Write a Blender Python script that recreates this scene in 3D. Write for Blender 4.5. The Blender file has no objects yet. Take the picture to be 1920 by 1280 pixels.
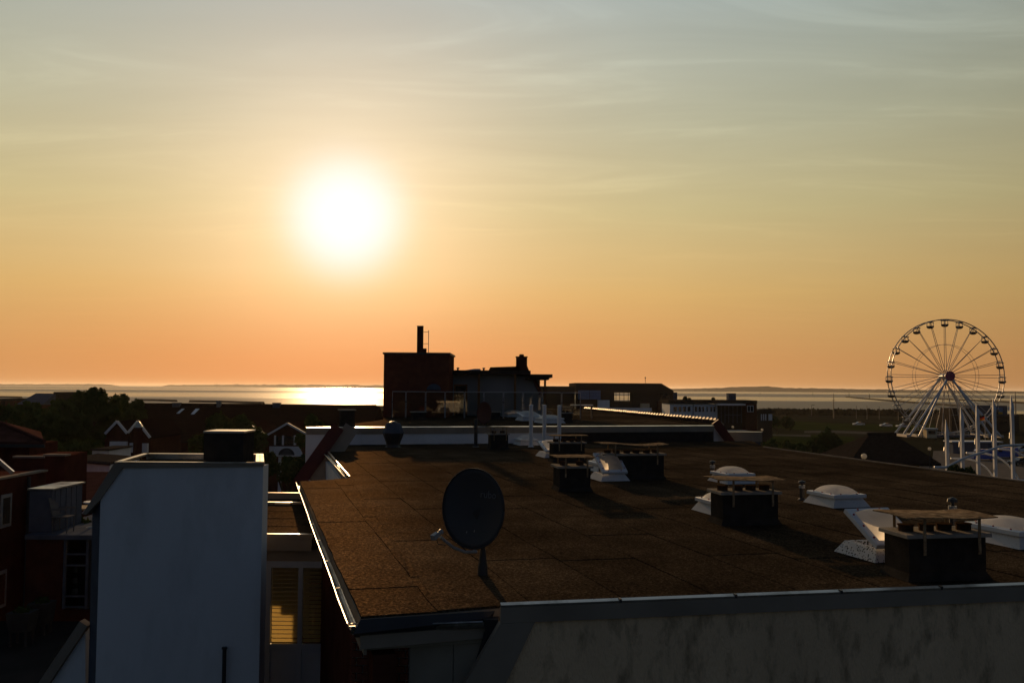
import bpy, bmesh, math, random
from mathutils import Vector, Matrix, noise as mnoise
random.seed(7)
SC = bpy.context.scene
COL = SC.collection
R = math.radians

# ------------------------------------------------------------------ camera
F = 1700.0                      # focal length in photograph pixels (1920 wide)
CZ = 13.5                       # camera height above the street
PITCH = math.atan(86.7 / F)
ROLL = math.atan(0.0065)
CAM = Vector((0, 0, CZ))
_f = Vector((0, math.cos(PITCH), math.sin(PITCH)))
_r0 = Vector((1, 0, 0)); _u0 = Vector((0, -math.sin(PITCH), math.cos(PITCH)))
_r = _r0 * math.cos(ROLL) + _u0 * math.sin(ROLL)
_u = _u0 * math.cos(ROLL) - _r0 * math.sin(ROLL)
cd = bpy.data.cameras.new('camera'); cam = bpy.data.objects.new('camera', cd); COL.objects.link(cam)
cd.sensor_width = 36; cd.lens = 36 * F / 1920; cd.clip_start = 0.1; cd.clip_end = 80000
cam.matrix_world = Matrix(((_r.x, _u.x, -_f.x, 0), (_r.y, _u.y, -_f.y, 0), (_r.z, _u.z, -_f.z, CZ), (0, 0, 0, 1)))
SC.camera = cam

def ray(px, py):
    return (_f + _r * ((px - 960) / F) + _u * ((640 - py) / F)).normalized()
def P(px, py, z):               # where the line of sight meets the level z
    d = ray(px, py); return CAM + d * ((z - CZ) / d.z)
def D(px, py, y):               # the same at a distance y
    d = ray(px, py); return CAM + d * (y / d.y)
def V(px, py, a, b):            # the same on the upright plane through a and b
    n = Vector((-(b.y - a.y), b.x - a.x, 0)); d = ray(px, py)
    return CAM + d * ((a - CAM).dot(n) / d.dot(n))

# ------------------------------------------------------------------ world, sun, exposure
SUN = ray(648, 405)
SUN_EL = math.asin(SUN.z); SUN_AZ = math.atan2(SUN.x, SUN.y)
world = bpy.data.worlds.new('World'); SC.world = world; world.use_nodes = True
nt = world.node_tree; nt.nodes.clear()
def N(tree, t, **kw):
    n = tree.nodes.new(t)
    for k, v in kw.items(): setattr(n, k, v)
    return n
def math_n(tree, op, a, b=None, clamp=False):
    n = N(tree, 'ShaderNodeMath', operation=op, use_clamp=clamp)
    for i, v in enumerate((a, b)):
        if v is None: continue
        if isinstance(v, (int, float)): n.inputs[i].default_value = v
        else: tree.links.new(v, n.inputs[i])
    return n.outputs[0]
def mixc(tree, fac, a, b, mode='MIX'):
    n = N(tree, 'ShaderNodeMix', data_type='RGBA', blend_type=mode)
    for i, v in ((0, fac), (6, a), (7, b)):
        if isinstance(v, (int, float)): n.inputs[i].default_value = v
        elif isinstance(v, tuple): n.inputs[i].default_value = (*v[:3], 1)
        else: tree.links.new(v, n.inputs[i])
    return n.outputs[2]
def ramp(tree, fac, stops, interp='LINEAR'):
    n = N(tree, 'ShaderNodeValToRGB'); cr = n.color_ramp; cr.interpolation = interp
    while len(cr.elements) < len(stops): cr.elements.new(0.5)
    for e, (p, c) in zip(cr.elements, stops):
        e.position = p; e.color = (*c, 1) if isinstance(c, tuple) else (c, c, c, 1)
    tree.links.new(fac, n.inputs[0]); return n.outputs[0]
def s2l(r, g, b):
    f = lambda c: (c / 255 / 12.92) if c <= 10 else ((c / 255 + 0.055) / 1.055) ** 2.4
    return (f(r), f(g), f(b))
tc = N(nt, 'ShaderNodeTexCoord'); dirv = tc.outputs['Generated']
sep = N(nt, 'ShaderNodeSeparateXYZ'); nt.links.new(dirv, sep.inputs[0])
el = math_n(nt, 'MULTIPLY', math_n(nt, 'ARCSINE', sep.outputs[2]), 180 / math.pi)
dot = N(nt, 'ShaderNodeVectorMath', operation='DOT_PRODUCT'); nt.links.new(dirv, dot.inputs[0]); dot.inputs[1].default_value = SUN
gam = math_n(nt, 'MULTIPLY', math_n(nt, 'ARCCOSINE', math_n(nt, 'MINIMUM', dot.outputs['Value'], 0.9999999)), 180 / math.pi)
sky = N(nt, 'ShaderNodeTexSky', sky_type='NISHITA'); sky.sun_disc = False
sky.sun_elevation = SUN_EL; sky.sun_rotation = SUN_AZ; sky.dust_density = 4.0; sky.air_density = 1.0
# warm evening haze of the western sky by elevation (0..90 deg on 0..1)
eln = math_n(nt, 'DIVIDE', math_n(nt, 'MAXIMUM', el, 0.0), 90.0)
warm = ramp(nt, eln, [(0.0, s2l(207, 147, 90)), (0.02, s2l(209, 153, 94)), (0.065, s2l(212, 174, 110)), (0.122, s2l(199, 186, 138)),
                      (0.18, s2l(183, 183, 156)), (0.27, s2l(164, 178, 176)), (0.42, s2l(134, 146, 152)), (1.0, s2l(78, 90, 110))])
# brightness falls off with the angle from the sun
fall = ramp(nt, math_n(nt, 'DIVIDE', gam, 180.0), [(0.0, 1.05), (0.11, 1.0), (0.167, 0.87), (0.228, 0.70), (0.333, 0.40), (0.45, 0.19), (0.62, 0.08), (1.0, 0.04)])
warm = mixc(nt, 1.0, warm, fall, 'MULTIPLY')
# thin cirrus and faint haze layers
mp = N(nt, 'ShaderNodeVectorMath', operation='DIVIDE'); nt.links.new(dirv, mp.inputs[0])
cz = N(nt, 'ShaderNodeCombineXYZ'); zz = math_n(nt, 'ADD', math_n(nt, 'MAXIMUM', sep.outputs[2], 0.0), 0.06)
for i in range(3): nt.links.new(zz, cz.inputs[i])
nt.links.new(cz.outputs[0], mp.inputs[1])
mpp = N(nt, 'ShaderNodeMapping'); nt.links.new(mp.outputs[0], mpp.inputs[0]); mpp.inputs['Rotation'].default_value = (0, 0, R(24)); mpp.inputs['Scale'].default_value = (0.55, 1.9, 0.0); mpp.inputs['Location'].default_value = (3.1, 1.7, 0)
cn = N(nt, 'ShaderNodeTexNoise'); nt.links.new(mpp.outputs[0], cn.inputs[0]); cn.inputs['Scale'].default_value = 1.5; cn.inputs['Detail'].default_value = 8; cn.inputs['Roughness'].default_value = 0.6; cn.inputs['Distortion'].default_value = 0.9
cir = ramp(nt, cn.outputs[0], [(0.0, 0.90), (0.40, 0.96), (0.54, 1.01), (0.66, 1.14), (0.80, 1.28)])
lay = N(nt, 'ShaderNodeTexNoise'); lm = N(nt, 'ShaderNodeMapping'); nt.links.new(dirv, lm.inputs[0]); lm.inputs['Scale'].default_value = (1.6, 1.6, 34.0); lm.inputs['Rotation'].default_value = (0, R(-1.0), 0); nt.links.new(lm.outputs[0], lay.inputs[0]); lay.inputs['Scale'].default_value = 1.0; lay.inputs['Detail'].default_value = 4
layc = ramp(nt, lay.outputs[0], [(0.25, 0.99), (0.75, 1.01)])
cir = mixc(nt, ramp(nt, eln, [(0.08, 0.12), (0.17, 0.8), (0.26, 1.25)]), (1.0, 1.0, 1.0), cir); warm = mixc(nt, 1.0, warm, cir, 'MULTIPLY'); warm = mixc(nt, 1.0, warm, layc, 'MULTIPLY')
# aureole round the sun
def glow(amp, sig, pw, col):
    e = math_n(nt, 'POWER', math_n(nt, 'DIVIDE', gam, sig), pw)
    e = math_n(nt, 'EXPONENT', math_n(nt, 'MULTIPLY', e, -1.0))
    return mixc(nt, 1.0, tuple(amp * c for c in col), e, 'MULTIPLY')
g = mixc(nt, 1.0, glow(0.38, 8.0, 1.6, (1, .85, .68)), glow(0.25, 13.5, 1.4, (1, .30, .03)), 'ADD')
warm = mixc(nt, 1.0, warm, g, 'ADD')
redf = math_n(nt, 'MULTIPLY', math_n(nt, 'SUBTRACT', 1.0, math_n(nt, 'DIVIDE', math_n(nt, 'MAXIMUM', el, 0.0), 7.0), True), math_n(nt, 'EXPONENT', math_n(nt, 'MULTIPLY', math_n(nt, 'POWER', math_n(nt, 'DIVIDE', gam, 18.0), 2.0), -1.0)))
warm = mixc(nt, redf, warm, mixc(nt, 1.0, warm, (1.04, 0.70, 0.48), 'MULTIPLY'))
core = math_n(nt, 'EXPONENT', math_n(nt, 'MULTIPLY', math_n(nt, 'POWER', math_n(nt, 'DIVIDE', gam, 3.35), 3.0), -1.0))
warm = mixc(nt, core, warm, (1.12, 1.09, 1.04))
blue = mixc(nt, 1.0, sky.outputs[0], (0.66, 0.67, 0.78), 'MULTIPLY')
wfront = ramp(nt, math_n(nt, 'DIVIDE', gam, 180.0), [(0.30, 1.0), (0.60, 0.0)], 'EASE')
tot = mixc(nt, wfront, blue, mixc(nt, 1.0, warm, (20.0, 20.0, 20.0), 'MULTIPLY'))
bg = N(nt, 'ShaderNodeBackground'); nt.links.new(tot, bg.inputs[0]); bg.inputs[1].default_value = 0.05
wo = N(nt, 'ShaderNodeOutputWorld'); nt.links.new(bg.outputs[0], wo.inputs[0])

sl = bpy.data.lights.new('sun', 'SUN'); sun = bpy.data.objects.new('sun', sl); COL.objects.link(sun)
sl.energy = 3.3; sl.angle = R(0.55); sl.color = (1.0, 0.60, 0.27)
sun.rotation_euler = (-SUN).to_track_quat('-Z', 'Y').to_euler(); sun.location = (0, 0, 60)
SC.view_settings.view_transform = 'Standard'; SC.view_settings.look = 'None'; SC.view_settings.exposure = 0; SC.view_settings.gamma = 1
SC.view_settings.use_curve_mapping = False
SC.render.engine = 'CYCLES'; SC.cycles.use_denoising = True
SC.cycles.max_bounces = 6; SC.cycles.transparent_max_bounces = 12; SC.cycles.volume_bounces = 1
SC.cycles.sample_clamp_indirect = 4.0

# ------------------------------------------------------------------ materials
MATS = {}
def mat(name, col, rough=0.6, metal=0.0, var=0.15, scale=3.0, bump=0.0, bscale=60.0, spec=0.3, trans=0.0, stretch=(1, 1, 1), stain=None, sscale=0.6, coord='Object', coat=0.0):
    m = bpy.data.materials.new(name); m.use_nodes = True; t = m.node_tree; b = t.nodes['Principled BSDF']
    b.inputs['Roughness'].default_value = rough; b.inputs['Metallic'].default_value = metal
    b.inputs['Specular IOR Level'].default_value = spec; b.inputs['Coat Weight'].default_value = coat
    if rough >= 0.7: b.inputs['Specular IOR Level'].default_value = 0.0
    c = N(t, 'ShaderNodeTexCoord'); mpn = N(t, 'ShaderNodeMapping'); t.links.new(c.outputs[coord], mpn.inputs[0]); mpn.inputs['Scale'].default_value = stretch
    n = N(t, 'ShaderNodeTexNoise'); t.links.new(mpn.outputs[0], n.inputs[0]); n.inputs['Scale'].default_value = scale; n.inputs['Detail'].default_value = 6
    lo = tuple(x * (1 - var) for x in col); hi = tuple(min(1, x * (1 + var)) for x in col)
    colr = ramp(t, n.outputs[0], [(0.3, lo), (0.7, hi)])
    if stain:
        n2 = N(t, 'ShaderNodeTexNoise'); t.links.new(mpn.outputs[0], n2.inputs[0]); n2.inputs['Scale'].default_value = sscale; n2.inputs['Detail'].default_value = 8; n2.inputs['Roughness'].default_value = 0.65
        colr = mixc(t, ramp(t, n2.outputs[0], [(0.48, 0.0), (0.66, 0.85)]), colr, stain)
    t.links.new(colr, b.inputs['Base Color'])
    rr = ramp(t, n.outputs[0], [(0.3, max(0.02, rough * 0.85)), (0.7, min(1, rough * 1.15))]); t.links.new(rr, b.inputs['Roughness'])
    if bump:
        n3 = N(t, 'ShaderNodeTexNoise'); t.links.new(mpn.outputs[0], n3.inputs[0]); n3.inputs['Scale'].default_value = bscale; n3.inputs['Detail'].default_value = 4
        bp = N(t, 'ShaderNodeBump'); bp.inputs['Strength'].default_value = bump; bp.inputs['Distance'].default_value = 0.02
        t.links.new(n3.outputs[0], bp.inputs['Height']); t.links.new(bp.outputs[0], b.inputs['Normal'])
    if trans:
        tr = N(t, 'ShaderNodeBsdfTranslucent'); tr.inputs[0].default_value = (*[min(1, x) for x in col], 1)
        mx = N(t, 'ShaderNodeMixShader'); mx.inputs[0].default_value = trans
        t.links.new(b.outputs[0], mx.inputs[1]); t.links.new(tr.outputs[0], mx.inputs[2]); t.links.new(mx.outputs[0], t.nodes['Material Output'].inputs[0])
    MATS[name] = m; return m
def glass(name, tint=(1, 1, 1), rough=0.02, refl=1.0):
    m = bpy.data.materials.new(name); m.use_nodes = True; t = m.node_tree; t.nodes.remove(t.nodes['Principled BSDF'])
    fr = N(t, 'ShaderNodeFresnel'); fr.inputs[0].default_value = 1.5
    a = N(t, 'ShaderNodeBsdfTransparent'); a.inputs[0].default_value = (*tint, 1); gl = N(t, 'ShaderNodeBsdfGlossy'); gl.inputs['Roughness'].default_value = rough
    mx = N(t, 'ShaderNodeMixShader'); t.links.new(math_n(t, 'MULTIPLY', fr.outputs[0], refl), mx.inputs[0]); t.links.new(a.outputs[0], mx.inputs[1]); t.links.new(gl.outputs[0], mx.inputs[2])
    t.links.new(mx.outputs[0], t.nodes['Material Output'].inputs[0]); MATS[name] = m; return m

mat('white_render', (0.74, 0.75, 0.78), 0.85, var=0.05, scale=0.8, bump=0.25, bscale=90, spec=0.2, stain=(0.62, 0.63, 0.65), sscale=1.3, stretch=(1, 1, 0.35))
mat('stucco', (0.80, 0.58, 0.37), 0.95, var=0.10, scale=1.2, bump=0.9, bscale=45, spec=0.1, stain=(0.36, 0.26, 0.165), sscale=6.0, stretch=(1, 1, 0.38))
mat('coping', (0.52, 0.51, 0.50), 0.32, metal=0.92, var=0.12, scale=4, spec=0.5, stain=(0.2, 0.19, 0.18), sscale=2.5)
mat('fascia', (0.30, 0.25, 0.20), 0.75, var=0.15, scale=1.5, spec=0.3)
mat('zinc', (0.45, 0.44, 0.42), 0.42, metal=0.9, var=0.2, scale=5, stain=(0.2, 0.19, 0.17), sscale=3)
mat('dark_metal', (0.05, 0.05, 0.055), 0.5, metal=0.3, var=0.15)
mat('dark_clad', (0.045, 0.038, 0.034), 0.75, var=0.2, scale=4, bump=0.3, bscale=20)
mat('hood', (0.20, 0.145, 0.09), 0.8, var=0.45, scale=14, bump=0.2, bscale=70, stain=(0.42, 0.32, 0.2), sscale=9)
mat('slab', (0.30, 0.28, 0.25), 0.85, var=0.2, scale=6, bump=0.4, bscale=50)
mat('stack', (0.04, 0.036, 0.032), 0.85, var=0.25, scale=6, bump=0.5, bscale=60, spec=0.2)
mat('pot', (0.06, 0.04, 0.03), 0.8, var=0.2)
mat('acrylic', (0.78, 0.80, 0.82), 0.18, var=0.05, scale=2, spec=0.5, trans=0.6, coat=0.3)
def acrylic_mat():
    m = MATS['acrylic']; t = m.node_tree; b = t.nodes['Principled BSDF']
    rf = N(t, 'ShaderNodeBsdfRefraction'); rf.inputs['Roughness'].default_value = 0.62; rf.inputs['IOR'].default_value = 1.04; rf.inputs['Color'].default_value = (.9, .9, .9, 1)
    tr = N(t, 'ShaderNodeBsdfTranslucent'); tr.inputs[0].default_value = (.92, .92, .92, 1)
    m1 = N(t, 'ShaderNodeMixShader'); m1.inputs[0].default_value = 0.93; t.links.new(rf.outputs[0], m1.inputs[1]); t.links.new(tr.outputs[0], m1.inputs[2])
    m2 = N(t, 'ShaderNodeMixShader'); m2.inputs[0].default_value = 0.92; t.links.new(b.outputs[0], m2.inputs[1]); t.links.new(m1.outputs[0], m2.inputs[2])
    t.links.new(m2.outputs[0], t.nodes['Material Output'].inputs[0])
acrylic_mat()
mat('acrylic_frame', (0.66, 0.69, 0.74), 0.35, var=0.05, scale=4)
def upstand_mat(nm, dens):
    m = mat(nm, (0.60, 0.60, 0.61), 0.8, var=0.08, scale=3, bump=0.3, bscale=80)
    t = m.node_tree; b = t.nodes['Principled BSDF']; c = N(t, 'ShaderNodeTexCoord')
    v = N(t, 'ShaderNodeTexVoronoi'); t.links.new(c.outputs['Object'], v.inputs[0]); v.inputs['Scale'].default_value = 28; v.inputs['Randomness'].default_value = 1
    n = N(t, 'ShaderNodeTexNoise'); t.links.new(c.outputs['Object'], n.inputs[0]); n.inputs['Scale'].default_value = 5
    sp = math_n(t, 'LESS_THAN', v.outputs['Distance'], math_n(t, 'MULTIPLY', n.outputs[0], dens))
    old = b.inputs['Base Color'].links[0].from_socket
    t.links.new(mixc(t, sp, old, (0.05, 0.05, 0.045)), b.inputs['Base Color'])
upstand_mat('upstand', 0.22); upstand_mat('upstand_speckled', 0.62)
mat('red_cap', (0.35, 0.02, 0.02), 0.4, var=0.05)
mat('black_gap', (0.012, 0.012, 0.012), 0.9, var=0.1)
mat('dish', (0.055, 0.06, 0.07), 0.6, var=0.08, scale=2, spec=0.3)
mat('dish_far', (0.10, 0.04, 0.03), 0.6, var=0.1)
mat('grey_plastic', (0.30, 0.31, 0.32), 0.45, var=0.08)
mat('print_grey', (0.17, 0.18, 0.21), 0.6, var=0.05)
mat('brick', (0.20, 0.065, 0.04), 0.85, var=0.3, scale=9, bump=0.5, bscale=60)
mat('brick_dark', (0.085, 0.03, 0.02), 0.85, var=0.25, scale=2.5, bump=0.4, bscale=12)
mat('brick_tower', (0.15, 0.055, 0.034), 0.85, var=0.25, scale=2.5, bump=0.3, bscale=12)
mat('mortar', (0.33, 0.30, 0.27), 0.95, var=0.1)
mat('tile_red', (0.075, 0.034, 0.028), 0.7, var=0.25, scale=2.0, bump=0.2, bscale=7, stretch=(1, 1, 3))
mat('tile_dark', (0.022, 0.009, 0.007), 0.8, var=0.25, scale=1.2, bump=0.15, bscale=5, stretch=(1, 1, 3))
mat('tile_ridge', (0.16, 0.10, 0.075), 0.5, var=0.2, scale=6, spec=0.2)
mat('verge', (0.10, 0.022, 0.016), 0.6, var=0.15)
mat('white_paint', (0.70, 0.71, 0.74), 0.5, var=0.06, scale=2)
mat('white_steel', (0.62, 0.65, 0.70), 0.38, var=0.06, scale=1, metal=0.1)
mat('wheel_steel', (0.38, 0.38, 0.40), 0.35, var=0.08, metal=0.5)
mat('gondola', (0.09, 0.09, 0.10), 0.5, var=0.1)
mat('magenta', (0.28, 0.02, 0.11), 0.5, var=0.1, scale=8)
mat('blue_panel', (0.09, 0.19, 0.38), 0.3, var=0.1, spec=0.6)
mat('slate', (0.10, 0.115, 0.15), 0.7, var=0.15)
mat('door_frame', (0.46, 0.50, 0.58), 0.5, var=0.05)
mat('blind', (0.86, 0.74, 0.46), 0.6, var=0.05, trans=0.62)
mat('beige_panel', (0.36, 0.32, 0.26), 0.7, var=0.1)
mat('wood', (0.22, 0.11, 0.05), 0.7, var=0.2, stretch=(8, 1, 1))
mat('leaf', (0.055, 0.075, 0.022), 0.6, var=0.4, scale=0.5, trans=0.12, spec=0.0)
mat('leaf_dark', (0.04, 0.06, 0.02), 0.65, var=0.4, scale=0.5, trans=0.08, spec=0.0)
mat('scrub', (0.018, 0.022, 0.01), 0.9, var=0.4, scale=0.5)
mat('grey_render', (0.26, 0.26, 0.27), 0.85, var=0.1, scale=0.8)
mat('bark', (0.06, 0.045, 0.03), 0.9, var=0.2)
mat('thatch', (0.022, 0.019, 0.018), 0.95, var=0.3, scale=2, bump=0.15, bscale=20, spec=0.1)
mat('meadow', (0.02, 0.032, 0.009), 0.9, var=0.4, scale=0.08, bump=0.1, bscale=2.0, spec=0.1)
mat('ground', (0.018, 0.02, 0.014), 0.95, var=0.4, scale=0.03, bump=0.08, bscale=1.0, spec=0.1)
mat('terrace', (0.035, 0.035, 0.035), 0.85, var=0.2, scale=0.8)
mat('asphalt', (0.075, 0.075, 0.075), 0.8, var=0.2, scale=0.5, spec=0.3)
mat('paving', (0.12, 0.115, 0.11), 0.75, var=0.2, scale=0.6, spec=0.3)
mat('stone', (0.045, 0.043, 0.04), 0.9, var=0.3, scale=0.05)
mat('far_land', (0.05, 0.055, 0.04), 0.95, var=0.3, scale=0.002)
mat('car_white', (0.62, 0.63, 0.65), 0.25, var=0.03, coat=0.5)
mat('car_dark', (0.03, 0.035, 0.045), 0.2, var=0.03, coat=0.5)
mat('car_blue', (0.02, 0.09, 0.42), 0.3, var=0.05, coat=0.5)
mat('car_glass', (0.02, 0.025, 0.03), 0.08, var=0.02, spec=0.8)
mat('rubber', (0.02, 0.02, 0.02), 0.85, var=0.1)
mat('flag_black', (0.01, 0.01, 0.01), 0.8, var=0.05); mat('flag_red', (0.55, 0.02, 0.02), 0.8, var=0.05, trans=0.4); mat('flag_gold', (0.75, 0.42, 0.02), 0.8, var=0.05, trans=0.4)
mat('yellow', (0.55, 0.33, 0.03), 0.6, var=0.2)
mat('globe', (0.80, 0.78, 0.72), 0.3, var=0.03, trans=0.5)
mat('chair_grey', (0.13, 0.13, 0.135), 0.7)
mat('plant_pot', (0.05, 0.05, 0.052), 0.8, var=0.2)
mat('straw', (0.60, 0.50, 0.34), 0.7, var=0.15)
glass('clear_glass', (0.86, 0.88, 0.86)); glass('window_glass', (0.42, 0.45, 0.48), 0.03, 1.0)
mat('dark_window', (0.02, 0.022, 0.026), 0.06, var=0.05, spec=0.8)
def felt_mat():
    m = bpy.data.materials.new('felt'); m.use_nodes = True; t = m.node_tree; b = t.nodes['Principled BSDF']
    c = N(t, 'ShaderNodeTexCoord'); o = c.outputs['Object']
    inf = N(t, 'ShaderNodeObjectInfo')
    n = N(t, 'ShaderNodeTexNoise'); t.links.new(o, n.inputs[0]); n.inputs['Scale'].default_value = 0.9; n.inputs['Detail'].default_value = 9; n.inputs['Roughness'].default_value = 0.68
    col = ramp(t, n.outputs[0], [(0.25, (0.022, 0.0175, 0.0125)), (0.5, (0.039, 0.030, 0.021)), (0.75, (0.068, 0.052, 0.035))])
    big = N(t, 'ShaderNodeTexNoise'); t.links.new(o, big.inputs[0]); big.inputs['Scale'].default_value = 0.22; big.inputs['Detail'].default_value = 3
    col = mixc(t, 1.0, col, ramp(t, big.outputs[0], [(0.3, 0.68), (0.7, 1.30)]), 'MULTIPLY')
    col = mixc(t, 1.0, col, ramp(t, inf.outputs['Random'], [(0, 0.88), (1, 1.12)]), 'MULTIPLY')
    gr = N(t, 'ShaderNodeTexNoise'); t.links.new(o, gr.inputs[0]); gr.inputs['Scale'].default_value = 30; gr.inputs['Detail'].default_value = 5; gr.inputs['Roughness'].default_value = 0.8
    col = mixc(t, 1.0, col, ramp(t, gr.outputs[0], [(0.34, 0.38), (0.5, 0.92), (0.66, 2.5)]), 'MULTIPLY')
    v = N(t, 'ShaderNodeTexVoronoi'); t.links.new(o, v.inputs[0]); v.inputs['Scale'].default_value = 16; 
    moss = math_n(t, 'LESS_THAN', v.outputs['Distance'], 0.11)
    col = mixc(t, math_n(t, 'MULTIPLY', moss, ramp(t, n.outputs[0], [(0.45, 0.0), (0.6, 0.8)])), col, (0.24, 0.20, 0.13))
    t.links.new(col, b.inputs['Base Color'])
    b.inputs['Roughness'].default_value = 0.85; b.inputs['Specular IOR Level'].default_value = 0.0
    bp = N(t, 'ShaderNodeBump'); bp.inputs['Strength'].default_value = 0.16; bp.inputs['Distance'].default_value = 0.012
    t.links.new(gr.outputs[0], bp.inputs['Height'])
    bp2 = N(t, 'ShaderNodeBump'); bp2.inputs['Strength'].default_value = 0.15; bp2.inputs['Distance'].default_value = 0.05
    t.links.new(n.outputs[0], bp2.inputs['Height']); t.links.new(bp2.outputs[0], bp.inputs['Normal']); t.links.new(bp.outputs[0], b.inputs['Normal'])
    gs = N(t, 'ShaderNodeBsdfGlossy'); gs.inputs['Roughness'].default_value = 0.5; gs.inputs['Color'].default_value = (1.0, 0.62, 0.30, 1); t.links.new(bp.outputs[0], gs.inputs['Normal'])
    mx = N(t, 'ShaderNodeMixShader'); t.links.new(ramp(t, gr.outputs[0], [(0.45, 0.0012), (0.60, 0.006), (0.72, 0.030)]), mx.inputs[0])
    t.links.new(b.outputs[0], mx.inputs[1]); t.links.new(gs.outputs[0], mx.inputs[2]); t.links.new(mx.outputs[0], t.nodes['Material Output'].inputs[0])
    MATS['felt'] = m
felt_mat()
def sea_mat():
    m = bpy.data.materials.new('sea'); m.use_nodes = True; t = m.node_tree; b = t.nodes['Principled BSDF']
    c = N(t, 'ShaderNodeTexCoord'); o = c.outputs['Object']
    def noise(sc, det, scale=1.0, rough=0.55, rot=0):
        mp = N(t, 'ShaderNodeMapping'); t.links.new(o, mp.inputs[0]); mp.inputs['Scale'].default_value = sc; mp.inputs['Rotation'].default_value = (0, 0, rot)
        n = N(t, 'ShaderNodeTexNoise'); t.links.new(mp.outputs[0], n.inputs[0]); n.inputs['Scale'].default_value = scale; n.inputs['Detail'].default_value = det; n.inputs['Roughness'].default_value = rough; return n.outputs[0]
    a = noise((0.00010, 0.0011, 1), 4, rough=0.5, rot=R(1.2)); a2 = noise((0.0006, 0.006, 1), 4, rough=0.5, rot=R(2.0))
    mud = math_n(t, 'MAXIMUM', ramp(t, a, [(0.49, 0.0), (0.53, 1.0)]), ramp(t, a2, [(0.57, 0.0), (0.62, 0.8)]))
    t.links.new(mixc(t, mud, (0.03, 0.035, 0.04), (0.085, 0.07, 0.055)), b.inputs['Base Color'])
    t.links.new(ramp(t, mud, [(0, 0.22), (1, 0.62)]), b.inputs['Roughness'])
    b.inputs['IOR'].default_value = 1.33; b.inputs['Specular IOR Level'].default_value = 0.5
    w = noise((0.12, 0.35, 1), 5, rot=R(8)); bp = N(t, 'ShaderNodeBump'); bp.inputs['Strength'].default_value = 0.05; bp.inputs['Distance'].default_value = 0.3
    t.links.new(w, bp.inputs['Height']); t.links.new(bp.outputs[0], b.inputs['Normal'])
    df = N(t, 'ShaderNodeBsdfDiffuse'); df.inputs[0].default_value = (0.10, 0.08, 0.06, 1)
    gl = N(t, 'ShaderNodeBsdfGlossy'); gl.inputs['Roughness'].default_value = 0.35; gl.inputs['Color'].default_value = (.8, .8, .8, 1)
    mm = N(t, 'ShaderNodeMixShader'); mm.inputs[0].default_value = 0.22; t.links.new(df.outputs[0], mm.inputs[1]); t.links.new(gl.outputs[0], mm.inputs[2])
    ms = N(t, 'ShaderNodeMixShader'); t.links.new(mud, ms.inputs[0]); t.links.new(b.outputs[0], ms.inputs[1]); t.links.new(mm.outputs[0], ms.inputs[2]); t.links.new(ms.outputs[0], t.nodes['Material Output'].inputs[0])
    MATS['sea'] = m
sea_mat()

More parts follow.
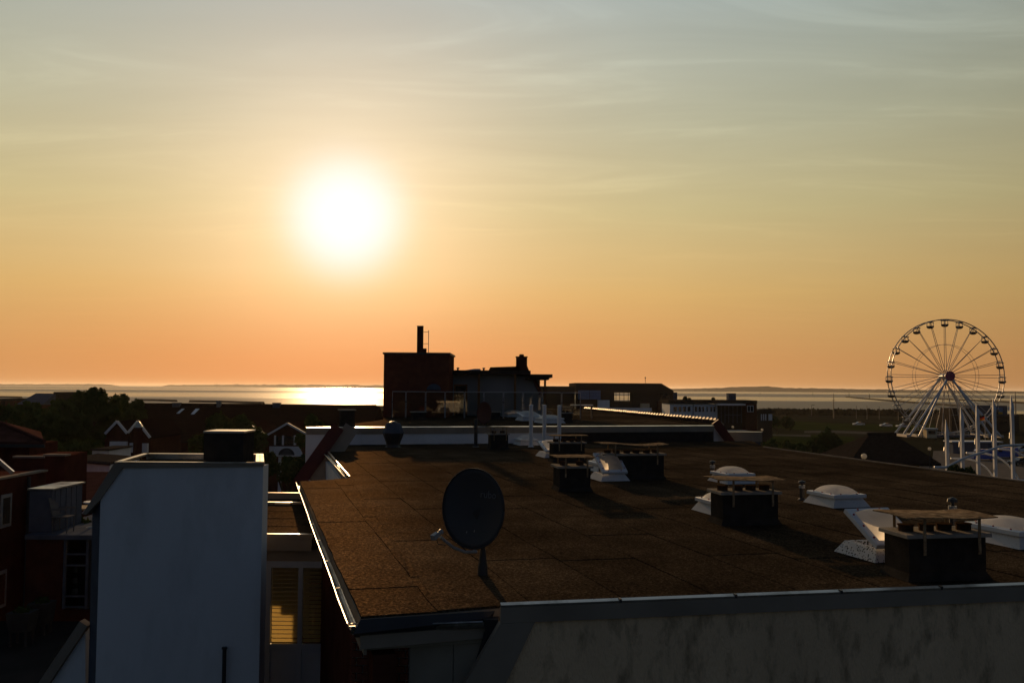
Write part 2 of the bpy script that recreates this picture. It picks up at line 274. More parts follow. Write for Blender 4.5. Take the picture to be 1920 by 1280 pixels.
# ------------------------------------------------------------------ mesh helpers
class MB:
    def __init__(s, M=None): s.v = []; s.f = []; s.M = M
    def add(s, vs, fs):
        o = len(s.v)
        s.v += [(s.M @ Vector(p)) if s.M else Vector(p) for p in vs]; s.f += [[i + o for i in f] for f in fs]; return s
    def box(s, x0, y0, z0, x1, y1, z1):
        return s.add([(x0, y0, z0), (x1, y0, z0), (x1, y1, z0), (x0, y1, z0), (x0, y0, z1), (x1, y0, z1), (x1, y1, z1), (x0, y1, z1)],
                     [(0, 3, 2, 1), (4, 5, 6, 7), (0, 1, 5, 4), (1, 2, 6, 5), (2, 3, 7, 6), (3, 0, 4, 7)])
    def bbox(s, x0, y0, z0, x1, y1, z1, c=0.01):   # box with chamfered edges all round the top and sides
        a = lambda z, k: [(x0 + k, y0, z), (x1 - k, y0, z), (x1, y0 + k, z), (x1, y1 - k, z), (x1 - k, y1, z), (x0 + k, y1, z), (x0, y1 - k, z), (x0, y0 + k, z)]
        b = lambda z: [(x0 + c, y0 + c, z), (x1 - c, y0 + c, z), (x1 - c, y0 + c, z), (x1 - c, y1 - c, z), (x1 - c, y1 - c, z), (x0 + c, y1 - c, z), (x0 + c, y1 - c, z), (x0 + c, y0 + c, z)]
        return s.loft([a(z0, c), a(z1 - c, c), [(x0 + 2 * c, y0 + c, z1), (x1 - 2 * c, y0 + c, z1), (x1 - c, y0 + 2 * c, z1), (x1 - c, y1 - 2 * c, z1), (x1 - 2 * c, y1 - c, z1), (x0 + 2 * c, y1 - c, z1), (x0 + c, y1 - 2 * c, z1), (x0 + c, y0 + 2 * c, z1)]])
    def loft(s, loops, cap=True):
        n = len(loops[0]); vs = [p for l in loops for p in l]; fs = []
        for k in range(len(loops) - 1):
            for i in range(n):
                j = (i + 1) % n; fs.append((k * n + i, k * n + j, (k + 1) * n + j, (k + 1) * n + i))
        if cap: fs.append(tuple(reversed(range(n)))); fs.append(tuple((len(loops) - 1) * n + i for i in range(n)))
        return s.add(vs, fs)
    def prism(s, poly, off):                       # a flat outline pushed along off
        off = Vector(off); a = [Vector(p) for p in poly]; return s.loft([a, [p + off for p in a]])
    def ring(s, c, ax, r, n, r2=None):
        ax = Vector(ax).normalized(); t = Vector((0, 0, 1)) if abs(ax.z) < 0.9 else Vector((1, 0, 0)); e1 = ax.cross(t).normalized(); e2 = ax.cross(e1)
        return [Vector(c) + e1 * (r * math.cos(2 * math.pi * i / n)) + e2 * ((r2 or r) * math.sin(2 * math.pi * i / n)) for i in range(n)]
    def cyl(s, a, b, r0, r1=None, n=10):
        a = Vector(a); b = Vector(b); return s.loft([s.ring(a, b - a, r0, n), s.ring(b, b - a, r0 if r1 is None else r1, n)])
    def tube(s, pts, r, n=8):
        pts = [Vector(p) for p in pts]; L = []
        for i, p in enumerate(pts):
            t = pts[min(i + 1, len(pts) - 1)] - pts[max(i - 1, 0)]; L.append(s.ring(p, t, r if not isinstance(r, list) else r[i], n))
        return s.loft(L)
    def lathe(s, prof, c=(0, 0, 0), n=16):
        c = Vector(c); return s.loft([[c + Vector((r * math.cos(2 * math.pi * i / n), r * math.sin(2 * math.pi * i / n), z)) for i in range(n)] for r, z in prof])
    def bar(s, a, b, w, h, up=(0, 0, 1)):          # square bar from a to b
        a = Vector(a); b = Vector(b); t = (b - a).normalized(); x = t.cross(Vector(up)).normalized(); y = x.cross(t)
        q = [x * (w / 2) + y * (h / 2), x * (-w / 2) + y * (h / 2), x * (-w / 2) - y * (h / 2), x * (w / 2) - y * (h / 2)]
        return s.loft([[a + k for k in q], [b + k for k in q]])
    def build(s, name, m, parent=None, smooth=False, label=None, cat=None, group=None, kind=None):
        me = bpy.data.meshes.new(name)
        if parent is not None:
            W = world_of(parent); o = W
        else:
            xs = [p.x for p in s.v]; ys = [p.y for p in s.v]; zs = [p.z for p in s.v]
            o = Vector(((min(xs) + max(xs)) / 2, (min(ys) + max(ys)) / 2, min(zs)))
        me.from_pydata([p - o for p in s.v], [], s.f); me.update()
        bm = bmesh.new(); bm.from_mesh(me); bmesh.ops.recalc_face_normals(bm, faces=bm.faces); bm.to_mesh(me); bm.free()
        if smooth:
            me.polygons.foreach_set('use_smooth', [True] * len(me.polygons))
        me.materials.append(MATS[m]); ob = bpy.data.objects.new(name, me); COL.objects.link(ob)
        if parent is not None: ob.parent = parent
        else: ob.location = o
        tag(ob, label, cat, group, kind); return ob
def world_of(ob):
    p = Vector(ob.location)
    while ob.parent: ob = ob.parent; p += ob.location
    return p
def tag(o, label=None, cat=None, group=None, kind=None):
    for k, v in (('label', label), ('category', cat), ('group', group), ('kind', kind)):
        if v: o[k] = v
    return o
def T(name, label, cat, loc, group=None):
    o = bpy.data.objects.new(name, None); COL.objects.link(o); o.location = Vector(loc); o.empty_display_size = 0.3
    return tag(o, label, cat, group)
def copy_tree(o, parent=None):
    c = o.copy(); COL.objects.link(c); c.parent = parent
    for ch in list(o.children): copy_tree(ch, c)
    return c
def box(*a): return MB().box(*a)
def flat(name, poly, z, m, kind='structure', **k):
    return MB().add([(p[0], p[1], z) for p in poly], [tuple(range(len(poly)))]).build(name, m, kind=kind, **k)
def frame(loc, ang):
    return Matrix.Translation(Vector(loc)) @ Matrix.Rotation(ang, 4, 'Z')

# ------------------------------------------------------------------ the setting
flat('ground', [(-3000, -150), (3000, -150), (3000, 470), (700, 520), (330, 535), (160, 548), (0, 620), (-200, 700), (-3000, 740)], 0.0, 'ground')
flat('sea', [(-22000, 300), (22000, 300), (22000, 29000), (-22000, 29000)], -0.5, 'sea')
def sheet(name, pxs, z, m): return flat(name, [P(x, y, z)[:2] for x, y in pxs], z, m)
sheet('meadow', [(1445, 786), (1560, 793), (1790, 798), (1800, 806), (1620, 806), (1500, 806), (1440, 800)], 0.010, 'meadow')
sheet('meadow', [(1428, 812), (1530, 815), (1600, 818), (1620, 850), (1430, 850)], 0.010, 'meadow')
sheet('road', [(1508, 807.5), (1560, 806.5), (1700, 812), (1700, 816), (1560, 811), (1508, 811)], 0.014, 'asphalt')
sheet('path', [(1425, 813), (1520, 815), (1520, 818.5), (1425, 816)], 0.014, 'asphalt')
sheet('plaza', [(1750, 845), (1990, 838), (2060, 930), (1740, 930)], 0.006, 'paving')

def shore(name, pts, y, label=None):
    mb = MB(); front = []; top = []; back = []
    for px, py in pts:
        p = D(px, py, y); b = 250.0
        front.append((p.x, y - b, -1.0)); top.append((p.x, y, p.z)); back.append((p.x, y + b, -1.0))
    n = len(pts); fs = []
    for i in range(n - 1):
        fs += [(i, i + 1, n + i + 1, n + i), (n + i, n + i + 1, 2 * n + i + 1, 2 * n + i), (2 * n + i, 2 * n + i + 1, i + 1, i)]
    return mb.add(front + top + back, fs).build(name, 'far_land', kind='structure')
def bumpy(pts, step, amp):
    out = []
    for (x0, y0), (x1, y1) in zip(pts, pts[1:]):
        k = max(1, int((x1 - x0) / step))
        for i in range(k): t = i / k; out.append((x0 + (x1 - x0) * t, y0 + (y1 - y0) * t - random.random() ** 2 * amp))
    return out + [pts[-1]]
shore('far_shore', bumpy([(-500, 717), (-60, 719.6), (60, 720.2), (140, 719.8), (198, 720.3), (212, 722.0)], 6, 0.8), 11500)
shore('far_shore', bumpy([(315, 722.2), (350, 721.2), (450, 720.9), (720, 722.3), (1050, 725.0)], 5, 1.2), 11500)
shore('far_shore', bumpy([(1180, 729.6), (1290, 728.6), (1345, 727.6), (1388, 724.9), (1440, 724.4), (1478, 727.6), (1550, 728.2), (1640, 730.0), (1760, 731.3), (1920, 733.4), (2300, 737)], 7, 0.9), 5600)
def groyne(pts, label, w=5.0, h=1.2):
    mb = MB(); L = []
    for px, py in pts:
        p = P(px, py, 0.2); L.append([(p.x, p.y - w, -0.9), (p.x, p.y - w * 0.4, h), (p.x, p.y + w * 0.4, h), (p.x, p.y + w, -0.9)])
    mb.loft(L).build('groyne', 'stone', label=label, cat='groyne', group='stone groynes in the sea')
groyne([(-60, 742.6), (38, 744.6)], 'short dark stone groyne at the left edge of the sea', 6)
groyne([(255, 749.6), (300, 750.2), (330, 751.4)], 'low dark stone groyne beside the tall dark tree top')
groyne([(357, 752), (420, 753), (494, 755.2)], 'long dark stone groyne above the long red roof ridge')
groyne([(1587, 744), (1670, 751.3), (1785, 760), (1850, 764)], 'dark stone groyne slanting behind the ferris wheel legs', 8, 1.4)
groyne([(1672, 743.2), (1770, 748), (1865, 752.6), (1990, 759)], 'farther dark groyne running behind the right side of the ferris wheel', 12, 1.6)
for px, y0, y1, lb in ((1425, 733.5, 739, 'thin sea marker post right of the square grey chimney block'), (1524, 734.5, 741, 'thin sea marker post left of the dark groyne tip'), (1592, 735, 743, 'thick sea marker post at the tip of the dark groyne'), (1630, 738, 748, 'sea marker post standing over the groyne near the wheel')):
    a = P(px, y1, -0.4); b = D(px, y0, a.y); MB().cyl(a - Vector((0, 0, .8)), b, 0.55, 0.4, 6).build('sea_marker', 'stone', label=lb, cat='marker post', group='marker posts in the sea')

# ------------------------------------------------------------------ main flat-roofed building
ZR = 11.3
FELT_ANG = math.atan((960 - 490) / F)            # the felt runs away to the left
vdir = Vector((-math.sin(FELT_ANG), math.cos(FELT_ANG), 0)); udir = Vector((math.cos(FELT_ANG), math.sin(FELT_ANG), 0))
def rp(x, y): return P(x, y, ZR)
near_a = rp(676, 1157); near_b = rp(935, 1137); near_c = rp(3010, 1050); far_r = rp(1432, 838.5); far_l = rp(607, 842); notch = rp(655, 897); left_g = rp(562, 903)
def clip(poly, p, n):                            # keep the side n points to
    out = []
    for a, b in zip(poly, poly[1:] + poly[:1]):
        da = (a - p).dot(n); db = (b - p).dot(n)
        if da >= 0: out.append(a)
        if da * db < 0: out.append(a + (b - a) * (da / (da - db)))
    return out
main = T('flat_roof_building', 'large building with dark felt flat roof crowded with domes and vents', 'building', (4, 20, 0))
# far edge follows the foot of the pale step wall
wl = D(572, 834, 34.0); wr = D(1440, 826, 39.0); wl.z = wr.z = 0
wdir = (wr - wl).normalized()
def wall_pt(px): d = ray(px, 800); n = Vector((-wdir.y, wdir.x, 0)); t = ((wl - CAM).dot(n)) / Vector((d.x, d.y, 0)).dot(n); q = CAM + d * t; return Vector((q.x, q.y, 0))
fl = wall_pt(612); frr = wall_pt(1410)
fl.z = frr.z = ZR
cut = notch + (near_b - near_a).normalized() * 0
edge_left = (fl - notch).normalized()
# left line of the main part carried on to the near edge
def isect(p, d, q, e):
    c = d.x * e.y - d.y * e.x; t = ((q.x - p.x) * e.y - (q.y - p.y) * e.x) / c; return p + d * t
kn = isect(notch, edge_left, near_a, near_b - near_a)
polyA = [kn, near_b, near_c, far_r, frr, fl, notch]
polyB = [near_a, kn, notch, left_g]
for pl in (polyA, polyB):
    MB().prism([Vector((p.x, p.y, ZR - 0.30)) for p in pl], (0, 0, 0.285)).build('roof_deck', 'fascia', main)
def felt(poly, width, length, z, parent, org, name='felt_sheet', ud=udir, vd=vdir):
    us = [(p - org).dot(ud) for p in poly]; vs = [(p - org).dot(vd) for p in poly]
    k0 = math.floor(min(us) / width); k1 = math.ceil(max(us) / width); n = 0
    for k in range(k0, k1):
        v = min(vs) - random.random() * length
        while v < max(vs):
            v2 = v + length
            q = list(poly)
            q = clip(q, org + ud * (k * width - 0.05), ud); q = clip(q, org + ud * ((k + 1) * width), -ud) if len(q) > 2 else q
            q = clip(q, org + vd * (v - 0.05), vd) if len(q) > 2 else q; q = clip(q, org + vd * v2, -vd) if len(q) > 2 else q
            if len(q) > 2:
                def zt(p): return z + 0.003 + 0.008 * (1 - ((p - org).dot(ud) - k * width) / width) + 0.005 * (1 - ((p - org).dot(vd) - v) / length)
                dq = []
                for pa_, pb_ in zip(q, q[1:] + q[:1]):
                    ns_ = max(1, int((pb_ - pa_).length / 0.45))
                    for i_ in range(ns_):
                        p_ = pa_.lerp(pb_, i_ / ns_); jv = mnoise.noise_vector(p_ * 1.3) * 0.022 + mnoise.noise_vector(p_ * 5.1) * 0.008; dq.append(Vector((p_.x + jv.x, p_.y + jv.y, p_.z)))
                q = dq
                bot = [Vector((p.x, p.y, z - 0.014)) for p in q]; top = [Vector((p.x, p.y, zt(p) + 0.004 * mnoise.noise(p * 2.1))) for p in q]
                MB().loft([bot, top]).build(name, 'felt', parent); n += 1
            v = v2
    return n
felt(polyA, 1.0, 5.0, ZR, main, kn); felt(polyB, 1.0, 5.0, ZR, main, kn)
# right edge trim
MB().bar(far_r + Vector((0, 0, .01)), near_c + Vector((0, 0, .01)), 0.06, 0.06).build('edge_trim', 'fascia', main)
MB().prism([near_c - Vector((0, 0, .31)), far_r - Vector((0, 0, .31)), Vector((far_r.x, far_r.y, 0)), Vector((near_c.x, near_c.y, 0))], (-0.3, -0.1, 0)).build('wall', 'stucco', main)
# near facade: coping, fascia, stucco wall with a slanted left shoulder
ca = P(938, 1130.5, ZR + 0.09); cb = P(1990, 1089.5, ZR + 0.09); cdir = (cb - ca).normalized(); cn = Vector((cdir.y, -cdir.x, 0))   # cn points to the camera
L = (cb - ca).length + 7.5; k = 0; s0 = 0.0
while s0 < L:
    s1 = min(L, s0 + 1.15 + 0.1 * random.random()); a = ca + cdir * (s0 + 0.003); b = ca + cdir * (s1 - 0.003)
    mb = MB(); mb.loft([[p + cn * 0.03 - Vector((0, 0, .03)), p + cn * 0.03 - Vector((0, 0, .012)), p - cn * 0.02 + Vector((0, 0, .004)), p - cn * 0.02 - Vector((0, 0, .10))] for p in (a, b)])
    mb.build('coping', 'coping', main)
    if s1 < L: 
        j = ca + cdir * s1; MB().loft([[p + cn * 0.034 - Vector((0, 0, .03)), p + cn * 0.034 + Vector((0, 0, .004)), p - cn * 0.018 + Vector((0, 0, .009)), p - cn * 0.018] for p in (j - cdir * 0.012, j + cdir * 0.012)]).build('coping_clip', 'dark_metal', main)
    s0 = s1
fw = lambda x, y: V(x, y, ca + cn * 0.028, cb + cn * 0.028)
fa = ca + cn * 0.028; fb = fa + cdir * L
fz0 = fw(990, 1166).z
MB().prism([Vector((fa.x, fa.y, fz0)), Vector((fb.x, fb.y, fz0)), Vector((fb.x, fb.y, ca.z - 0.031)), Vector((fa.x, fa.y, ca.z - 0.031))], -cn * 0.04).build('fascia', 'fascia', main)
sw = lambda x, y: V(x, y, ca - cn * 0.01, cb - cn * 0.01)
s1 = sw(1000, 1166); s2 = sw(943, 1285); sd = (s2 - s1) / (s1.z - s2.z)
bl = s1 + sd * 2.6; br = ca - cn * 0.01 + cdir * L
MB().prism([Vector((s1.x, s1.y, fz0)), bl, Vector((bl.x, bl.y, 0)), Vector((br.x, br.y, 0)), Vector((br.x, br.y, fz0))], -cn * 0.28).build('wall', 'stucco', main)
t1 = fw(938, 1165); t2 = fw(868, 1285); td = (t2 - t1) / (t1.z - t2.z); e1 = fw(1003, 1165); e2 = fw(946, 1285); ed = (e2 - e1) / (e1.z - e2.z)
MB().prism([Vector((t1.x, t1.y, fz0 - .002)), Vector((e1.x, e1.y, fz0 - .002)), e1 + ed * 2.6, t1 + td * 2.6], -cn * 0.10).build('slanted_fascia', 'fascia', main)

# eaves corner, gutters
def gutter(pts, r, name, parent, m='zinc', n=9):
    mb = MB(); L = []
    a = Vector(pts[0]); b = Vector(pts[-1]); t = (b - a).normalized(); x = Vector((t.y, -t.x, 0)); up = Vector((0, 0, 1))
    for p in pts:
        p = Vector(p); o = [p + x * (r * math.cos(math.pi * i / n)) - up * (r * math.sin(math.pi * i / n)) for i in range(n + 1)]
        q = [p + x * ((r - .006) * math.cos(math.pi * i / n)) - up * ((r - .006) * math.sin(math.pi * i / n)) for i in range(n, -1, -1)]
        L.append(o + q)
    return mb.loft(L).build(name, m, parent, smooth=False)
zg = ZR - 0.08
gl0 = P(556, 905, zg); gl1 = P(653, 1170, zg)
gpts = [gl0.lerp(gl1, i / 12) + Vector((random.uniform(-.006, .006), 0, random.uniform(-.006, .006))) for i in range(13)]
gx = (gl1 - gl0).normalized(); gx = Vector((gx.y, -gx.x, 0))
off = -gx * 0.075 if gx.x < 0 else gx * 0.075
gut = gutter([p + off for p in gpts], 0.085, 'gutter', main)
MB().tube([p + off * (-0.15) + Vector((0, 0, .004)) for p in gpts], 0.007, 6).build('gutter_bead', 'zinc', gut)
for i in range(1, 8):
    p = gl0.lerp(gl1, i / 8) + off; MB().bar(p - off * .9 - Vector((0, 0, .006)), p + off * 1.05 + Vector((0, 0, .004)), 0.016, 0.004).build('gutter_bracket', 'dark_metal', main)
zf = ZR - 0.11
gf0 = P(655, 1175.5, zf); gf1 = P(905, 1165.5, zf)
gut2 = gutter([gf0 + Vector((0, .08, 0)), gf1 + Vector((0, .08, 0))], 0.08, 'gutter', main)
MB().tube([gf0 + Vector((0, -.005, .004)), gf1 + Vector((0, -.005, .004))], 0.011, 6).build('gutter_bead', 'zinc', gut2)
hb = gf1 + Vector((0.08, 0.08, 0))
MB().loft([[(hb.x - .075, hb.y - .07, hb.z + .02), (hb.x + .075, hb.y - .07, hb.z + .02), (hb.x + .075, hb.y + .07, hb.z + .02), (hb.x - .075, hb.y + .07, hb.z + .02)], [(hb.x - .045, hb.y - .045, hb.z - .16), (hb.x + .045, hb.y - .045, hb.z - .16), (hb.x + .045, hb.y + .045, hb.z - .16), (hb.x - .045, hb.y + .045, hb.z - .16)]]).build('rainwater_hopper', 'dark_metal', main)
dp = V(872, 1285, hb, hb + Vector((1, 0.12, 0))); MB().tube([hb - Vector((0, 0, .12)), hb.lerp(dp, .12) - Vector((0, 0, .06)), dp, dp + (dp - hb) * 0.8], 0.042, 10).build('downpipe', 'dark_metal', main)
# sloping flashing between roof edge and gutter, fascia board below
MB().loft([[near_a + Vector((0, 0, -.02)), near_a + Vector((-.05, -.10, -.13)), near_a + Vector((-.05, .04, -.2))], [near_b + Vector((-.02, 0, -.02)), gf1 + Vector((0.05, .10, .01)), near_b + Vector((-.02, .04, -.2))]]).build('eaves_flashing', 'dark_metal', main)
fz = zf - 0.075
b0 = P(668, 1185, fz); b1 = P(903, 1176, fz)
MB().prism([Vector((b0.x, b0.y + .09, fz)), Vector((b1.x, b1.y + .09, fz)), Vector((b1.x, b1.y + .09, fz - .17)), Vector((b0.x + .02, b0.y + .09, fz - .20))], (0, .03, 0)).build('fascia_board', 'beige_panel', main)
MB().prism([Vector((gl0.x, gl0.y, zg - .09)) + off * 2, Vector((gl1.x, gl1.y, zg - .09)) + off * 2, Vector((gl1.x, gl1.y, zg - .30)) + off * 2, Vector((gl0.x, gl0.y, zg - .30)) + off * 2], off * 0.4).build('fascia_board', 'fascia', main)
# walls under the eaves
wy = b0.y + 0.34
def FWp(px, py): return D(px, py, wy)
zt_ = fz - 0.12
xl = FWp(655, 1240).x; xr = FWp(960, 1240).x
MB().box(xl + .02, wy + .03, 0, xr, wy + .28, zt_).build('wall', 'mortar', main)
bx0 = FWp(737, 1240).x; bx1 = FWp(765, 1240).x
for base0, base1 in ((bx0, bx1), (FWp(657, 1240).x, FWp(712, 1240).x)):
    z = zt_ - .004; row = 0
    while z > zt_ - 1.0:
        x = base0 - (0.065 if row % 2 else 0)
        while x < base1 - 0.01:
            xa = max(x, base0); xb = min(x + 0.118, base1)
            if xb - xa > .02: MB().bbox(xa, wy - .004 + random.uniform(-.003, .003), z - .062, xb, wy + .04, z, .004).build('brick', 'brick', main)
            x += 0.13
        z -= 0.075; row += 1
wf = [FWp(714, 1214), FWp(735, 1214)]
MB().box(wf[0].x, wy - .02, zt_ - 1.4, wf[1].x - .06, wy + .02, zt_ - .002).build('window_frame', 'white_paint', main)
MB().box(wf[1].x - .055, wy - .006, zt_ - 1.4, wf[1].x - .005, wy + .025, zt_ - .002).build('window_pane', 'dark_window', main)
px0 = FWp(768, 1240).x; px1 = FWp(850, 1240).x; px2 = FWp(912, 1240).x
MB().box(px0, wy - .01, zt_ - 3, px1 - .004, wy + .028, zt_ - .003).build('cladding_panel', 'beige_panel', main)
MB().box(px1 + .004, wy - .01, zt_ - 3, px2, wy + .028, zt_ - .003).build('cladding_panel', 'beige_panel', main)
# long left wall under the gutter
la = gl0 + off * 3.2; lb_ = gl1 + off * 3.2
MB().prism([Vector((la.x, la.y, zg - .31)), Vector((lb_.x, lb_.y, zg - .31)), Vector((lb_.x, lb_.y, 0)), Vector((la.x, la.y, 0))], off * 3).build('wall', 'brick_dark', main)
# small side gutter and verge board beyond the notch
g0 = P(603, 842, ZR - .05); g1 = P(649, 893, ZR - .05); gg = gutter([g0, g1], 0.05, 'gutter', main, n=6)
MB().tube([g0 + Vector((-.05, 0, 0)), g1 + Vector((-.05, 0, 0))], 0.014, 5).build('gutter_bead', 'zinc', gg)
MB().bar(P(611, 842, ZR + .02), P(655, 893, ZR + .02), 0.025, 0.04).build('edge_trim', 'zinc', main)
MB().prism([Vector((g0.x, g0.y, ZR - .3)), Vector((g1.x, g1.y, ZR - .3)), Vector((g1.x, g1.y, 0)), Vector((g0.x, g0.y, 0))], (0.3, 0.08, 0)).build('wall', 'white_render', main)
va, vb = D(634, 801, 31.0), D(560, 906, 30.0)
MB().bar(va, vb, 0.42, 0.18, up=(0, 1, 0.2)).build('verge_board', 'verge', main)
MB().bar(va + Vector((.42, .25, 0)), vb + Vector((.50, .25, 0)), 0.5, 0.10, up=(0, 1, 0.2)).build('mansard_or_shade_strip', 'fascia', main)  # dark strip standing in for the shadow beside the verge board

# ------------------------------------------------------------------ lower roof with the glazed door, left of the main roof
ZL = 10.9
lr = T('lower_roof_room', 'low flat roofed room with blind covered door beside white wall', 'building', (-4.2, 18, 0))
ya = P(540, 1003, ZL).y; yb = P(540, 946, ZL).y
xa0 = P(484, 1003, ZL).x - .9; xa1 = P(586, 1003, ZL).x; xb1 = P(572, 946, ZL).x
deck = [Vector((xa0, ya, ZL)), Vector((xa1, ya, ZL)), Vector((xb1 + .25, yb, ZL)), Vector((xa0 - 1.2, yb, ZL))]
MB().prism([p - Vector((0, 0, .24)) for p in deck], (0, 0, .225)).build('roof_deck', 'fascia', lr)
felt(deck, 1.0, 3.0, ZL, lr, deck[0], ud=Vector((0, 1, 0)), vd=Vector((1, 0, 0)))
MB().box(xa0, ya - .05, ZL - .05, xa1 + .02, ya + .02, ZL + .018).build('kerb', 'fascia', lr); MB().box(xa0, ya - .055, ZL + .019, xa1 + .02, ya + .025, ZL + .03).build('coping', 'coping', lr)
MB().box(xa0, ya - .045, ZL - .26, xa1, ya - .004, ZL - .052).build('fascia', 'fascia', lr)
MB().box(xa0 - 1.2, yb, ZL - .1, xb1 + .2, yb + .08, ZL + .045).build('kerb', 'fascia', lr); MB().box(xa0 - 1.2, yb - .01, ZL + .046, xb1 + .2, yb + .09, ZL + .058).build('coping', 'coping', lr)
MB().box(xa0 - 1.2, yb + 1.2, ZL - .1, xb1 - .3, yb + 1.26, ZL + .115).build('kerb', 'fascia', lr); MB().box(xa0 - 1.2, yb + 1.19, ZL + .116, xb1 - .3, yb + 1.25, ZL + .126).build('coping', 'coping', lr)
MB().box(xa0 - 1.2, yb + .085, ZL - .3, xb1 - .3, yb + 1.19, ZL - .02).build('roof_deck', 'felt', lr)
c1 = P(515, 938, ZL + .1); MB().box(c1.x, c1.y, ZL - .02, c1.x + .34, c1.y + .06, ZL + .06).build('roof_bracket', 'coping', lr)
yd = ya + 0.06
def dx(px, py=1130): return D(px, py, yd).x
def dz(py, px=560): return D(px, py, yd).z
zd0 = dz(1420)
xs = [dx(496), dx(507), dx(558.5), dx(566.5), dx(615), dx(634)]
zt0, zt1, zm0, zm1 = dz(1052), dz(1064), dz(1207), dz(1216)
frm = MB()
for i in (0, 2, 4): frm.box(xs[i], yd, zd0, xs[i + 1], yd + .07, zt0)
for i in (1, 3):
    frm.box(xs[i] + .001, yd + .004, zt1, xs[i + 1] - .001, yd + .066, zt0 - .001); frm.box(xs[i] + .001, yd + .004, zm1, xs[i + 1] - .001, yd + .066, zm0)
dob = frm.build('door', 'door_frame', lr, label='two leaf door frame painted pale blue grey')
MB().box(xa0 - .2, yd + .01, ZL - 2.9, xs[0] - .001, yd + .2, ZL - .27).build('wall', 'door_frame', lr)
MB().box(xs[5] + .002, yd + .01, 0, xs[5] + .3, yd + .2, ZL - .27).build('wall', 'fascia', lr)
MB().box(xs[0] + .002, yd + .02, zt0 + .001, xs[5], yd + .18, ZL - .262).build('lintel', 'fascia', lr)
for i in (1, 3):
    MB().box(xs[i] + .002, yd + .02, zd0, xs[i + 1] - .002, yd + .05, zm1 - .001).build('door_panel', 'door_frame', dob)
    MB().box(xs[i] + .03, yd + .012, zd0 + .05, xs[i + 1] - .03, yd + .019, zm1 - .05).build('door_moulding', 'door_frame', dob)
    MB().box(xs[i] + .001, yd + .03, zm0 + .001, xs[i + 1] - .001, yd + .036, zt1 - .001).build('glass_pane', 'clear_glass', dob)
    nsl = 18
    for s in range(nsl):
        z0 = zm0 + (zt1 - zm0) * s / nsl; z1 = zm0 + (zt1 - zm0) * (s + 1) / nsl
        MB().prism([(xs[i] + .004, yd + .12, z0 + .006), (xs[i] + .004, yd + .124, z0 + .006), (xs[i] + .004, yd + .10, z1 - .002), (xs[i] + .004, yd + .096, z1 - .002)], (xs[i + 1] - xs[i] - .008, 0, 0)).build('blind_slat', 'blind', lr)
MB().box(xs[4] + .05, yd - .03, dz(1186), xs[4] + .075, yd - .005, dz(1176)).build('door_handle', 'zinc', dob)
# room behind: floor, sides and an unseen rear wall, opening shaped to throw the sunlit pattern on the blinds
def back(px, py): q = D(px, py, yd + .11); return q + SUN * ((yb - .2 - q.y) / SUN.y)
MB().box(xa0 - 1.1, ya + .25, ZL - 2.9, xs[5] + .3, yb, ZL - 2.8).build('floor', 'wood', lr)
o0 = back(500, 1215); o1 = back(573, 1092); om = back(526, 1150); ot = back(526, 1096)
yw = yb - .2
zc = ZL - .245
rear = MB()
rear.box(o1.x, yw, ZL - 2.79, xb1 + .2, yw + .15, zc)
rear.box(xa0 - 1.1, yw, ZL - 2.79, o0.x, yw + .15, zc)
rear.box(o0.x + .001, yw + .002, o1.z, o1.x - .001, yw + .148, zc)
rear.box(o0.x + .001, yw + .002, ZL - 2.79, o1.x - .001, yw + .148, o0.z)
rear.prism([(om.x, yw + .003, om.z), (o1.x - .002, yw + .003, om.z), (o1.x - .002, yw + .003, o1.z - .001), (ot.x - .05, yw + .003, o1.z - .001), (ot.x - .12, yw + .003, ot.z - .12), (om.x, yw + .003, om.z + .14)], (0, .13, 0))
rear.build('wall', 'straw', lr)

# ------------------------------------------------------------------ white rendered tower at the left
ZT = CZ - (867 - 722.7) / F * 14.0
tw = T('white_wall_building', 'tall white rendered wall block with dark metal coping and slanted left shoulder', 'building', (-5.2, 14.8, 0))
yt = 14.0
KX = -math.tan(R(15.6))
def sx_(y): return (y - yt) * KX
def tp(px, py): return D(px, py, yt)
fr_ = [tp(232, 876), tp(493.5, 873), tp(486, 1290), tp(177, 1290), tp(188.5, 936)]
w = (fr_[2] - fr_[1]) * 6; xR = fr_[1].x
front = [Vector((fr_[0].x, yt, fr_[0].z)), Vector((xR, yt, fr_[1].z)), Vector((xR, yt, 0)), Vector((tp(180, 1290).x, yt, 0)), Vector((fr_[4].x, yt, fr_[4].z))]
MB().prism(front, (0, 0.3, 0)).build('wall', 'white_render', tw)
MB().loft([[(xR - .25 + sx_(y), y, z), (xR - .004 + sx_(y), y, z), (xR - .004 + sx_(y + 1.55), y + 1.55, z), (xR - .25 + sx_(y + 1.55), y + 1.55, z)] for y, z in ((yt + .301, 0), (yt + .301, fr_[1].z - .04))]).build('wall', 'white_render', tw)
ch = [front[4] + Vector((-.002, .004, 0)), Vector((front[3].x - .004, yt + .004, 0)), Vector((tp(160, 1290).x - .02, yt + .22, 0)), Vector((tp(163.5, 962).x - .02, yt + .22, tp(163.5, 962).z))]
MB().prism(ch, (0, .25, 0)).build('side_wall', 'slate', tw)  # dark blue tone is the shade on this turned white face, put into colour
